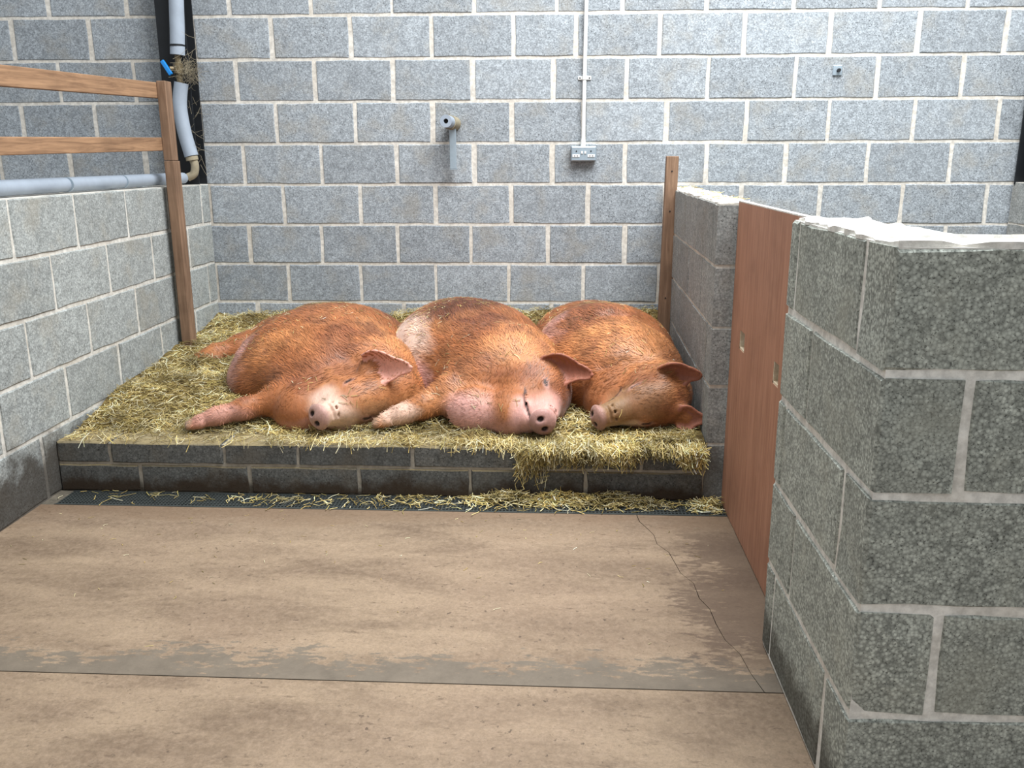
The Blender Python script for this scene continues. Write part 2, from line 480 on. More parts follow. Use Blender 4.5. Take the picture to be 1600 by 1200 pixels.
# ------------------------------------------------------------------ floor
def floor_mat():
    n = NT('worn_brown_concrete')
    P, xyz = n.pos()
    mp = n.new('ShaderNodeMapping'); n.link(P, mp.inputs[0])
    mp.inputs['Rotation'].default_value = (0, 0, 0.5); mp.inputs['Scale'].default_value = (1.0, 3.0, 1.0)
    w = n.noise(mp.outputs[0], 2.2, 6, 0.62, 0.4)
    big = n.noise(P, 1.3, 4, 0.55)
    fine = n.noise(P, 55, 4, 0.65)
    sp = n.noise(mp.outputs[0], 17, 8, 0.78)
    col = n.mix(n.ss(w, 0.3, 0.7), lin(104, 85, 66), lin(140, 119, 95))
    col = n.mix(n.math('MULTIPLY', n.ss(big, 0.4, 0.7), 0.55), col, lin(130, 108, 87))
    col = n.mix(n.math('MULTIPLY', n.ss(fine, 0.35, 0.75), 0.35), col, lin(152, 130, 108))
    col = n.mix(n.math('MULTIPLY', n.ss(sp, 0.56, 0.68), 0.75), col, lin(88, 70, 54))
    # fine dark flecks trodden into the surface
    fl = n.ss(n.noise(P, 48, 4, 0.7), 0.62, 0.68)
    col = n.mix(n.math('MULTIPLY', n.math('MULTIPLY', fl, n.ss(big, 0.35, 0.55)), 0.7), col, lin(64, 50, 40))
    gr = n.new('ShaderNodeHueSaturation'); n.link(col, gr.inputs['Color']); n.link(n.lerp(n.noise(P, 150, 4, 0.75), 0.3, 0.7, 0.80, 1.2), gr.inputs['Value']); gr.inputs['Saturation'].default_value = 0.92
    col = gr.outputs[0]
    # bare grey worn band along the far side of the slab joint, ragged edge
    rag = n.math('ADD', n.math('MULTIPLY', n.math('SUBTRACT', n.noise(P, 4.0, 4, 0.6), 0.5), 0.9), n.math('MULTIPLY', n.math('SUBTRACT', n.noise(mp.outputs[0], 16, 6, 0.75), 0.5), 1.3))
    edge = n.math('ADD', n.lerp(xyz[1], 1.95, 2.36, 1.0, 0.0), rag)
    far = n.ss(xyz[1], 1.944, 1.946)
    band = n.math('MULTIPLY', n.ss(edge, 0.72, 0.80), far)
    wear = n.mix(n.noise(P, 14, 5, 0.7), lin(74, 68, 60), lin(120, 110, 97))
    col = n.mix(n.math('MULTIPLY', band, 0.85), col, wear)
    # damp patch beside the boarded opening
    dx = n.math('ADD', n.lerp(xyz[0], 1.15, 1.76, 0.0, 1.0), n.math('MULTIPLY', rag, 0.9))
    dy = n.math('MULTIPLY', n.ss(xyz[1], 1.95, 2.15), n.math('SUBTRACT', 1.0, n.ss(xyz[1], 2.75, 3.05)))
    damp = n.math('MULTIPLY', n.ss(dx, 0.72, 0.82), dy)
    col = n.mix(n.math('MULTIPLY', damp, 0.7), col, lin(84, 68, 56))
    # trodden darker strip in front of the drain
    tz = n.math('ADD', n.lerp(xyz[1], 2.65, 3.06, 0.0, 0.9), n.math('MULTIPLY', n.math('SUBTRACT', w, 0.5), 1.6))
    col = n.mix(n.math('MULTIPLY', n.ss(tz, 0.45, 0.9), 0.5), col, lin(92, 70, 52))
    # dark grime along the wall feet
    n.bump(n.math('ADD', fine, n.math('MULTIPLY', sp, 0.6)), 0.25, 0.003)
    return n.out(col, 0.7, 0.3)
M_FLOOR = floor_mat()
M_CONC = mortar_mat('damp_concrete_strip', (96, 90, 80))
fb = MB(); fb.box((-3.3, -1.6, FLOOR-0.12), (5.7, 5.3, FLOOR-0.008))
floor = fb.build('floor', M_CONC)
tag(floor, 'brown worn concrete floor of the pen', kind='structure')
def slab(pts):
    N = len(pts)
    v = [(x, y, FLOOR-0.010) for x, y in pts]+[(x, y, FLOOR) for x, y in pts]
    f = [tuple(range(N, 2*N))]+[(i, (i+1) % N, N+(i+1) % N, N+i) for i in range(N)]
    return mesh_obj('slab', v, f, M_FLOOR, floor)
LX = lambda Y: PX(Y)-0.01
crack = [(x+random.uniform(-.008, .008), y) for x, y in [(1.496, 3.056), (1.503, 2.995), (1.517, 2.93), (1.535, 2.88), (1.552, 2.805), (1.583, 2.74), (1.588, 2.66), (1.60, 2.591), (1.628, 2.52), (1.632, 2.423), (1.655, 2.36), (1.658, 2.274), (1.672, 2.189), (1.70, 2.12), (1.705, 2.03), (1.717, 1.947)]]
g = 0.0012
slab([(LX(1.947), 1.947), (crack[-1][0]-g, 1.947)]+[(x-g*random.uniform(.4, 1.3), y) for x, y in crack[-2:0:-1]]+[(crack[0][0]-g, 3.056), (LX(3.056), 3.056)])
slab([(crack[-1][0]+g, 1.947), (2.6, 1.947), (2.6, 3.056), (crack[0][0]+g, 3.056)]+[(x+g*random.uniform(.4, 1.3), y) for x, y in crack[1:-1]])
slab([(LX(-1.5), -1.5), (2.6, -1.5), (2.6, 1.943), (LX(1.943), 1.943)])
st = MB(); st.box((-0.83, 3.203, FLOOR-0.01), (1.9, 3.24, FLOOR)); st.box((-0.83, 3.056, FLOOR-0.01), (-0.742, 3.203, FLOOR))
st.build('channel_edge', M_CONC, floor)

# ------------------------------------------------------------------ raised sleeping platform
plat = empty('sleeping_platform', (0.47, 4.1, FLOOR))
tag(plat, 'low raised ledge of dark concrete blocks that the pigs sleep on', 'platform')
ZL = 0.180
def pchild(o):
    o.parent = plat; o.location = Vector(o.location)-plat.location; return o
pc = MB(); pc.box((-0.790, 3.206, FLOOR), (XR-0.001, 5.04, ZL-0.004)); pchild(pc.build('fill', M_MORTAR_LEDGE))
ledge_top = [-1.03, -0.576, -0.115, 0.181, 0.634, 1.08, 1.523, 1.764]
ledge_bot = [-0.9, -0.46, -0.018, 0.42, 0.86, 1.308, 1.764]
for xs, z0, z1 in ((ledge_top, 0.095, ZL), (ledge_bot, FLOOR, 0.095)):
    for a, b in zip(xs[:-1], xs[1:]):
        a = max(a, -0.796)
        pchild(lay(plat, a, b, z0, z1+(0.008 if z1 == ZL else 0), 0.215, M_BLOCK_LEDGE, front=3.2, bed=0.010, perp=0.013))

# ------------------------------------------------------------------ drain channel
drain = empty('drain_channel', (0.5, 3.13, FLOOR))
tag(drain, 'dark plastic grated drain channel along the foot of the ledge', 'drain')
tr = MB(); tr.box((-0.742-.5, -0.074, -0.02), (1.83-.5, 0.073, -0.012)); tr.build('trough', M_BLACK, drain)
rim = MB()
for y in (-0.074, 0.067): rim.box((-1.242, y, -0.02), (1.33, y+0.006, 0.002))
rim.build('rim', M_GRATE, drain)
x0 = -1.242
while x0 < 1.33-0.05:
    x1 = min(x0+0.5, 1.33)
    gm = MB()
    for i in range(9):
        y = -0.062+i*0.0155
        gm.box((x0+0.002, y-0.0028, -0.008), (x1-0.002, y+0.0028, 0.001))
    x = x0+0.004
    while x < x1-0.004:
        gm.box((x-0.0022, -0.066, -0.008), (x+0.0022, 0.066, 0.0)); x += 0.0135
    gm.build('grating_section', M_GRATE, drain)
    x0 = x1

# ------------------------------------------------------------------ opening board
board = empty('opening_board', (1.83, 2.69, FLOOR))
tag(board, 'reddish-brown plywood board with two hand slots closing the gap in the right wall', 'board')
by0, by1, bz1 = -0.495, 0.50, 1.115-FLOOR
holes = [(0.265, 0.345, 0.642, 0.708), (-0.215, -0.150, 0.645, 0.712)]
ys = sorted({by0, by1, *[h[0] for h in holes], *[h[1] for h in holes]})
zs_ = sorted({0.004, bz1, *[h[2] for h in holes], *[h[3] for h in holes]})
bm = bmesh.new(); vd = {}
def bv(y, z):
    if (y, z) not in vd: vd[(y, z)] = bm.verts.new((0, y, z))
    return vd[(y, z)]
for i in range(len(ys)-1):
    for j in range(len(zs_)-1):
        cy, cz_ = (ys[i]+ys[i+1])/2, (zs_[j]+zs_[j+1])/2
        if any(h[0] < cy < h[1] and h[2] < cz_ < h[3] for h in holes): continue
        bm.faces.new((bv(ys[i], zs_[j]), bv(ys[i+1], zs_[j]), bv(ys[i+1], zs_[j+1]), bv(ys[i], zs_[j+1])))
bmesh.ops.remove_doubles(bm, verts=bm.verts[:], dist=1e-5)
r = bmesh.ops.extrude_face_region(bm, geom=bm.faces[:])
for v in r['geom']:
    if isinstance(v, bmesh.types.BMVert): v.co.x += 0.018
bmesh.ops.recalc_face_normals(bm, faces=bm.faces[:])
me = bpy.data.meshes.new('panel'); bm.to_mesh(me); bm.free()
link_mesh('panel', me, M_BOARD, board)
ed = MB(); ed.box((0.0, by0, bz1), (0.018, by1, bz1+0.004)); ed.build('top_edge', M_MORTAR_WHITE, board)
for h in holes:
    e = MB(); e.box((0.0185, h[0]-0.02, h[2]-0.02), (0.03, h[1]+0.02, h[3]+0.02)); e.build('slot_shade_backing', M_SLOT_SHADE, board)  # first box is an added backing that paints the slot's inner darkness
    e = MB(); e.box((0.001, h[0], h[2]-0.001), (0.018, h[1], h[2]+0.007)); e.box((0.001, h[1]-0.006, h[2]), (0.018, h[1]+0.001, h[3])); e.build('slot_edge', M_PLYEDGE, board)

# ------------------------------------------------------------------ timber rail on the left, post on the right
rail = empty('timber_railing', (-0.757, 4.45, 0.17))
tag(rail, 'stained timber post with two rails above the left partition', 'railing')
p = MB(); p.bevbox((-0.022, -0.045, 0.0), (0.028, 0.03, 1.09), 0.003); p.build('post', M_TIMBER, rail)
p = MB(); p.bevbox((-0.022, -0.045, 1.092), (0.022, 0.028, 1.47), 0.003); p.build('post', M_TIMBER, rail)
def rail_bar(z_far, z_near, h):
    m = MB()
    L = 3.4; slope = (z_far-z_near)/1.31
    M = Matrix.Rotation(slope, 4, 'X')
    m.bevbox((-0.055, -L, -h/2), (-0.0225, 0.03, h/2), 0.003)
    o = m.build('rail', M_TIMBER_Y, rail)
    o.location = (0, 0, z_far-0.17); o.rotation_euler = (math.atan(slope), 0, 0)
rail_bar(1.597, 1.556, 0.074)
rail_bar(1.342, 1.315, 0.064)

pr = empty('corner_post', (1.736, 4.64, 0.2))
tag(pr, 'slim upright timber post in the corner beside the stub wall', 'post')
m = MB(); m.bevbox((-0.012, -0.02, 0.0), (0.05, 0.03, 1.075), 0.003, Matrix.Rotation(0.012, 4, 'Y')); m.build('upright', M_TIMBER, pr)
for z in (0.35, 0.8, 1.0):
    m = MB(); m.tube([(0.018+z*.012, -0.022, z), (0.018+z*.012, -0.019, z)], 0.004, 8); m.build('nail_head', M_STEEL_DARK, pr)

# ------------------------------------------------------------------ steel columns
def column(x, y, z0, label):
    c = empty('steel_column', (x, y, z0)); tag(c, label, 'column')
    m = MB()
    m.box((-0.078, -0.06, 0), (0.078, -0.05, 2.2)); m.box((-0.078, 0.05, 0), (0.078, 0.06, 2.2)); m.box((-0.005, -0.05, 0), (0.005, 0.05, 2.2))
    m.build('section', M_STEEL_DARK, c)
    return c
colL = column(-0.897, 4.975, 1.12, 'black steel column behind the grey pipes at left')
colR = column(3.76, 5.00, 1.12, 'black steel column at the right edge of the block wall')
cm = MB(); cm.box((-0.014, -0.072, -0.02), (0.014, -0.06, 0.02)); o = cm.build('cable_clip', M_WHITE, colL); o.location = (0.062, 0, 0.84)
cm = MB(); cm.bevbox((-0.016, -0.074, -0.022), (0.016, -0.06, 0.022), 0.004); o = cm.build('cable_clip', M_COB, colL); o.location = (0.066, 0, 0.10)

# ------------------------------------------------------------------ pipes
pipe = empty('water_pipe', (-0.87, 4.86, 1.14))
tag(pipe, 'grey lagged water pipe lying along the left partition and rising up the black column', 'pipe')
def bez(pts, n=8):
    out = []
    P = [Vector(q) for q in pts]
    P = [P[0]*2-P[1]]+P+[P[-1]*2-P[-2]]
    for i in range(1, len(P)-2):
        for k in range(n):
            t = k/n
            out.append(0.5*((2*P[i])+(P[i+1]-P[i-1])*t+(2*P[i-1]-5*P[i]+4*P[i+1]-P[i+2])*t*t+(3*P[i]-P[i-1]-3*P[i+1]+P[i+2])*t**3))
    out.append(P[-2]); return out
loc0 = Vector(pipe.location)
L_ = lambda pts: [Vector(q)-loc0 for q in pts]
m = MB(); m.tube(L_([(-0.832, 1.0, 1.165), (-0.853, 2.6, 1.166), (-0.862, 3.6, 1.167), (-0.868, 4.4, 1.168), (-0.872, 4.83, 1.168)]), 0.0295, 16); m.build('lagged_run', M_PVC, pipe, True)
for y in (3.63, 4.12):
    m = MB(); m.tube(L_([(PX(y)-0.056, y-0.002, 1.167), (PX(y)-0.056, y+0.002, 1.167)]), 0.0303, 16); m.build('lagging_joint', M_GALV, pipe)

m = MB()
m.tube(L_(bez([(-0.848, 4.87, 1.668), (-0.862, 4.87, 1.60), (-0.868, 4.87, 1.53), (-0.856, 4.87, 1.41), (-0.829, 4.87, 1.285)])), 0.037, 16)
m.build('lower_riser', M_PVC, pipe, True)
m = MB(); m.tube(L_([(-0.857, 4.875, 1.81), (-0.845, 4.875, 1.95), (-0.832, 4.875, 2.15), (-0.80, 4.875, 2.7)]), 0.038, 16); m.build('upper_riser', M_PVC, pipe, True)
m = MB(); m.tube(L_([(-0.855, 4.875, 1.852), (-0.855, 4.875, 1.862)]), 0.0405, 16); m.build('clamp_ring', M_STEEL_DARK, pipe, True)
m = MB(); m.tube(L_([(-0.857, 4.875, 1.82), (-0.858, 4.875, 1.66)]), 0.016, 10); m.tube(L_([(-0.858, 4.87, 1.765), (-0.858, 4.87, 1.715)]), 0.026, 10)
m.tube(L_([(-0.862, 4.87, 1.74), (-0.895, 4.845, 1.738)]), 0.012, 8); vb = m.build('valve', M_BRASS, pipe, True)
m = MB(); m.bevbox((-0.011, -0.008, -0.042), (0.011, 0.008, 0.042), 0.004, Matrix.Translation(Vector((-0.908, 4.838, 1.742))-loc0) @ Matrix.Rotation(-0.55, 4, 'Y')); m.build('tap_lever', M_BLUE, pipe)
m = MB(); m.tube(L_(bez([(-0.826, 4.87, 1.28), (-0.815, 4.87, 1.235), (-0.825, 4.87, 1.19), (-0.86, 4.865, 1.17)])), 0.022, 12); m.tube(L_([(-0.829, 4.87, 1.283), (-0.826, 4.87, 1.262)]), 0.033, 12)
m.build('elbow', M_COB, pipe, True)
# dusty cobweb clump hanging round the valve
cob = MB(); rr = random.Random(5)
for i in range(190):
    c = Vector((-0.80+rr.gauss(0, .03), 4.86+rr.gauss(0, .02), 1.735+rr.gauss(0, .03)))
    if i > 150: c = Vector((-0.80+rr.gauss(0, .03), 4.885+rr.gauss(0, .008), rr.uniform(1.2, 1.95)))
    d = Vector((rr.gauss(0, 1), rr.gauss(0, .6), rr.gauss(0, 1))).normalized()*rr.uniform(.015, .05)
    cob.tube([c-d, c+Vector((0, 0, -.006)), c+d], 0.0006, 3, False)
tag(cob.build('cobweb', M_COB), 'dusty cobweb strands around the valve on the black column', 'cobweb', kind='stuff')

# ------------------------------------------------------------------ things on the back wall
YB = lambda x: 5.0528+0.01074*x
so = empty('power_socket', (1.326, YB(1.326), 1.29)); tag(so, 'grey metal double power socket at the foot of the white conduit', 'socket')
m = MB(); m.bevbox((-0.07, -0.042, -0.041), (0.07, 0.0, 0.041), 0.006); m.build('back_box', M_GALV, so)
m = MB(); m.bevbox((-0.066, -0.047, -0.037), (0.066, -0.0415, 0.037), 0.003); m.build('face_plate', M_GALV, so)
for sx in (-1, 1):
    m = MB(); m.bevbox((sx*0.042-0.02, -0.0505, -0.018), (sx*0.042+0.02, -0.0465, -0.004), 0.002); r_ = m.build('socket_outlet', M_WHITE, so)
    m = MB(); m.box((sx*0.042-0.010, -0.0512, -0.014), (sx*0.042-0.005, -0.0503, -0.008)); m.box((sx*0.042+0.005, -0.0512, -0.014), (sx*0.042+0.010, -0.0503, -0.008)); m.build('pin_slot', M_BLACK, r_)
    m = MB(); m.bevbox((sx*0.006-0.005+sx*0.003, -0.0515, 0.0), (sx*0.006+0.005+sx*0.003, -0.0465, 0.014), 0.0015); m.build('switch', M_WHITE, so)
    m = MB(); m.tube([(sx*0.04, -0.0495, 0.014), (sx*0.04, -0.0465, 0.014)], 0.004, 10); m.build('screw', M_STEEL_DARK, so)
cd = empty('cable_conduit', (1.325, YB(1.325), 1.331)); tag(cd, 'thin white vertical plastic conduit running up to the roof', 'conduit')
m = MB(); m.tube([(-0.002, -0.02, 0.0), (0.0, -0.018, 0.4), (0.005, -0.018, 0.9), (0.012, -0.018, 1.8)], 0.0105, 12); m.build('tube', M_WHITE, cd, True)
m = MB(); m.tube([(-0.002, -0.02, 0.0), (-0.002, -0.02, 0.035)], 0.0145, 12); m.build('coupler', M_WHITE, cd, True)
m = MB(); m.bevbox((-0.036, -0.008, -0.010), (0.036, 0.0, 0.010), 0.003); m.tube([(0.0, -0.018, -0.010), (0.0, -0.018, 0.010)], 0.0135, 12)
sd = m.build('saddle_clip', M_WHITE, cd); sd.location = (0.001, 0, 0.36)
for sx in (-1, 1):
    m = MB(); m.tube([(sx*0.026, -0.0095, 0), (sx*0.026, -0.0075, 0)], 0.0042, 8); m.build('screw', M_STEEL_DARK, sd)

sp = empty('pipe_stub', (0.605, YB(0.6), 1.455)); tag(sp, 'grey capped pipe stub on a thin galvanised strap bracket jutting from the wall', 'pipe')
m = MB(); m.tube([(0.0, 0.0, 0.0), (-0.012, -0.13, 0.004)], 0.038, 18); m.build('lagging', M_COB, sp, True)
m = MB()
def ring_tube(m, a, b, ro, ri, seg=18):
    a, b = Vector(a), Vector(b); d = (b-a).normalized(); u = d.cross(Vector((0, 0, 1))).normalized(); w = d.cross(u)
    n = len(m.v)
    for p_, r_ in ((a, ro), (b, ro), (b, ri), (a, ri)):
        for k in range(seg):
            t = 2*math.pi*k/seg; m.v.append(tuple(p_+(u*math.cos(t)+w*math.sin(t))*r_))
    for j in range(3):
        for k in range(seg):
            k2 = (k+1) % seg; m.f.append((n+j*seg+k, n+j*seg+k2, n+(j+1)*seg+k2, n+(j+1)*seg+k))
ring_tube(m, (-0.012, -0.13, 0.004), (-0.020, -0.215, 0.006), 0.033, 0.013); m.build('sleeve', M_PVC, sp, True)
m = MB(); m.tube([(-0.014, -0.14, 0.004), (-0.0175, -0.20, 0.005)], 0.0135, 12); m.build('bore', M_BLACK, sp)
m = MB(); m.bevbox((-0.020, -0.075, -0.245), (0.016, -0.060, -0.02), 0.002); m.bevbox((-0.020, -0.06, -0.06), (-0.014, 0.0, -0.02), 0.001); m.bevbox((-0.020, -0.075, -0.25), (0.016, -0.03, -0.24), 0.002); m.build('strap_bracket', M_GALV, sp)
wk = empty('wall_bracket', (2.685, YB(2.685), 1.72)); tag(wk, 'small pale metal fixing bracket high on the wall at right', 'bracket')
m = MB(); m.bevbox((-0.024, -0.01, -0.026), (0.024, 0.0, 0.026), 0.003); m.build('plate', M_GALV, wk)
m = MB(); m.tube([(0.004, -0.028, 0.0), (0.004, -0.008, 0.0)], 0.010, 6); m.build('bolt', M_STEEL_DARK, wk)
# ------------------------------------------------------------------ pigs (one continuous sculpted surface each)
class Field:
    def __init__(s, lo, hi, h):
        s.lo = np.array(lo, np.float32); s.h = h
        s.n = [int((b-a)/h)+1 for a, b in zip(lo, hi)]
        s.F = np.full(s.n, 0.25, np.float32)
        s.ax = [s.lo[i]+h*np.arange(s.n[i], dtype=np.float32) for i in range(3)]
    def sub(s, lo, hi):
        sl = []
        for i in range(3):
            a = max(0, int((lo[i]-s.lo[i])/s.h)); b = min(s.n[i], int((hi[i]-s.lo[i])/s.h)+2)
            if b <= a: return None
            sl.append(slice(a, b))
        g = np.meshgrid(*[s.ax[i][sl[i]] for i in range(3)], indexing='ij', sparse=True)
        return tuple(sl), g
    def blend(s, sl, d, k, carve=False):
        F = s.F[sl]
        if carve:
            a, b = F, -d
            hh = np.maximum(k-np.abs(a-b), 0)/k
            s.F[sl] = np.maximum(a, b)+hh*hh*k*0.25
        else:
            hh = np.maximum(k-np.abs(F-d), 0)/k
            s.F[sl] = np.minimum(F, d)-hh*hh*k*0.25
    def ell(s, c, R, r, k=0.06, carve=False):
        c = np.array(c, np.float32); R = np.array(R, np.float32); r = np.array(r, np.float32)   # columns of R = axes
        ext = np.sqrt(((R*r)**2).sum(1))+k*1.1+0.01
        q = s.sub(c-ext, c+ext)
        if q is None: return
        sl, (X, Y, Z) = q
        X, Y, Z = X-c[0], Y-c[1], Z-c[2]
        k0 = 0; k1 = 0
        for i in range(3):
            t = X*R[0, i]+Y*R[1, i]+Z*R[2, i]
            k0 = k0+(t/r[i])**2; k1 = k1+(t/r[i]**2)**2
        k0 = np.sqrt(k0); k1 = np.sqrt(k1)+1e-6
        s.blend(sl, k0*(k0-1)/k1, k, carve)
    def cone(s, a, b, ra, rb, k=0.04, carve=False):
        a = np.array(a, np.float32); b = np.array(b, np.float32)
        m = max(ra, rb)+k*1.1+0.01
        q = s.sub(np.minimum(a, b)-m, np.maximum(a, b)+m)
        if q is None: return
        sl, (X, Y, Z) = q
        d = b-a; L2 = float(d@d)+1e-9
        t = np.clip(((X-a[0])*d[0]+(Y-a[1])*d[1]+(Z-a[2])*d[2])/L2, 0, 1)
        D = np.sqrt((X-a[0]-t*d[0])**2+(Y-a[1]-t*d[1])**2+(Z-a[2]-t*d[2])**2)-(ra+(rb-ra)*t)
        s.blend(sl, D, k, carve)
    def chain(s, pts, radii, k=0.04, carve=False):
        for i in range(len(pts)-1): s.cone(pts[i], pts[i+1], radii[i], radii[i+1], k, carve)
    def cloud(s, pts, rad, k=0.03):
        pts = np.array(pts, np.float32); rad = np.array(rad, np.float32)
        m = 0.05
        q = s.sub(pts.min(0)-m, pts.max(0)+m)
        if q is None: return
        sl, (X, Y, Z) = q
        E = np.full(np.broadcast_shapes(X.shape, Y.shape, Z.shape), 0.05, np.float32)
        x, y, z = X.ravel(), Y.ravel(), Z.ravel()
        for p, r in zip(pts, rad):
            e = r+0.036
            i0, i1 = np.searchsorted(x, p[0]-e), np.searchsorted(x, p[0]+e)
            j0, j1 = np.searchsorted(y, p[1]-e), np.searchsorted(y, p[1]+e)
            l0, l1 = np.searchsorted(z, p[2]-e), np.searchsorted(z, p[2]+e)
            d = np.sqrt((x[i0:i1, None, None]-p[0])**2+(y[None, j0:j1, None]-p[1])**2+(z[None, None, l0:l1]-p[2])**2)-r
            E[i0:i1, j0:j1, l0:l1] = np.minimum(E[i0:i1, j0:j1, l0:l1], d)
        s.blend(sl, E, k)
    def mesh(s):
        F = s.F; h = s.h
        ins = F < 0
        n = F.shape
        c = np.zeros((n[0]-1, n[1]-1, n[2]-1), np.uint8)
        offs = [(i, j, k) for i in (0, 1) for j in (0, 1) for k in (0, 1)]
        for o in offs: c += ins[o[0]:n[0]-1+o[0], o[1]:n[1]-1+o[1], o[2]:n[2]-1+o[2]]
        act = np.argwhere((c > 0) & (c < 8))
        idx = np.full(c.shape, -1, np.int32); idx[tuple(act.T)] = np.arange(len(act))
        val = np.stack([F[act[:, 0]+o[0], act[:, 1]+o[1], act[:, 2]+o[2]] for o in offs], 1)
        acc = np.zeros((len(act), 3), np.float64); cnt = np.zeros(len(act))
        for a in range(8):
            for b in range(a+1, 8):
                oa, ob = np.array(offs[a]), np.array(offs[b])
                if abs(oa-ob).sum() != 1: continue
                va, vb = val[:, a], val[:, b]
                m = (va < 0) != (vb < 0)
                t = np.where(m, va/np.where(m, va-vb, 1), 0)
                acc[m] += (oa+(ob-oa)*t[:, None])[m]; cnt[m] += 1
        V = (act+acc/cnt[:, None])*h+s.lo
        quads = []
        for ax in range(3):
            sl0 = [slice(None)]*3; sl1 = [slice(None)]*3
            sl0[ax] = slice(0, n[ax]-1); sl1[ax] = slice(1, n[ax])
            A, Bq = ins[tuple(sl0)], ins[tuple(sl1)]
            for flip, m in ((False, A & ~Bq), (True, ~A & Bq)):
                e = np.argwhere(m)
                o1, o2 = [x for x in range(3) if x != ax]
                ok = (e[:, o1] > 0) & (e[:, o2] > 0) & (e[:, o1] < n[o1]-1) & (e[:, o2] < n[o2]-1)
                e = e[ok]
                def cell(d1, d2):
                    q = e.copy(); q[:, o1] -= d1; q[:, o2] -= d2
                    return idx[tuple(q.T)]
                Q = np.stack([cell(1, 1), cell(0, 1), cell(0, 0), cell(1, 0)], 1)
                if flip ^ (ax == 1): Q = Q[:, ::-1]
                quads.append(Q)
        return V, np.concatenate(quads)

def nrm(v):
    v = np.array(v, float); return v/np.linalg.norm(v)
def frame(f, d):
    f = nrm(f); d = np.array(d, float); d = nrm(d-f*(d@f)); s = np.cross(f, d)
    return f, d, s

def pig_material(name):
    n = NT(name)
    at = n.new('ShaderNodeVertexColor', layer_name='coat')
    v = n.coord('Object', False)
    mp = n.new('ShaderNodeMapping'); n.link(v, mp.inputs[0])
    mp.inputs['Rotation'].default_value = (0.0, 0.0, 0.7); mp.inputs['Scale'].default_value = (5.0, 1.3, 3.0)
    st = n.noise(mp.outputs[0], 18, 5, 0.65, 0.8)
    bl = n.noise(v, 9, 4, 0.6)
    hs = n.new('ShaderNodeHueSaturation'); n.link(at.outputs[0], hs.inputs['Color'])
    n.link(n.lerp(n.math('ADD', n.math('MULTIPLY', st, 0.6), n.math('MULTIPLY', bl, 0.4)), 0.3, 0.7, 0.72, 1.22), hs.inputs['Value'])
    n.bump(st, 0.35, 0.006)
    n.b.inputs['Subsurface Weight'].default_value = 0.08
    n.b.inputs['Subsurface Radius'].default_value = (0.02, 0.008, 0.004)
    n.b.inputs['Subsurface Scale'].default_value = 0.5
    n.b.inputs['Sheen Weight'].default_value = 0.15
    n.b.inputs['Sheen Roughness'].default_value = 0.4
    return n.out(hs.outputs[0], 0.55, 0.35)
M_PIG = pig_material('ginger_pig_skin')
def hair_material():
    n = NT('ginger_bristle')
    at = n.new('ShaderNodeVertexColor', layer_name='coat')
    return n.out(at.outputs[0], 0.45, 0.4)
M_HAIR = hair_material()
GINGER, GOLD, RUST, PINK, PALE, DIRT, DARK = [np.array(lin(*c)[:3]) for c in
    ((154, 95, 57), (180, 121, 75), (98, 54, 37), (198, 150, 140), (216, 186, 168), (112, 88, 60), (40, 22, 17))]

def ear_points(B_, a, w, nn, L, W, cup, bend, tipw=0.003, rt_=0.0085):
    """ear leaf: base B_, axis a, width direction w, cup normal nn; bend = list of (t, vector) offsets"""
    a, w, nn = nrm(a), nrm(w), nrm(nn)
    pts, rad = [], []
    for i in range(27):
        t = i/26
        hw = W*(0.62+0.38*math.sin(math.pi*min(1, t*1.25+0.1)))*math.sqrt(max(0.0, 1-t**2.6))+tipw*t
        c = np.array(B_)+a*L*t+np.array(bend)*(t**2.2)
        for j in range(21):
            v = -1+2*j/20
            pts.append(c+w*hw*math.sin(v*1.35)/math.sin(1.35)+nn*cup*hw*(1-math.cos(v*1.35))*1.3*(1-0.5*t))
            rad.append(rt_*(1-0.25*abs(v)))
    return np.array(pts), np.array(rad)

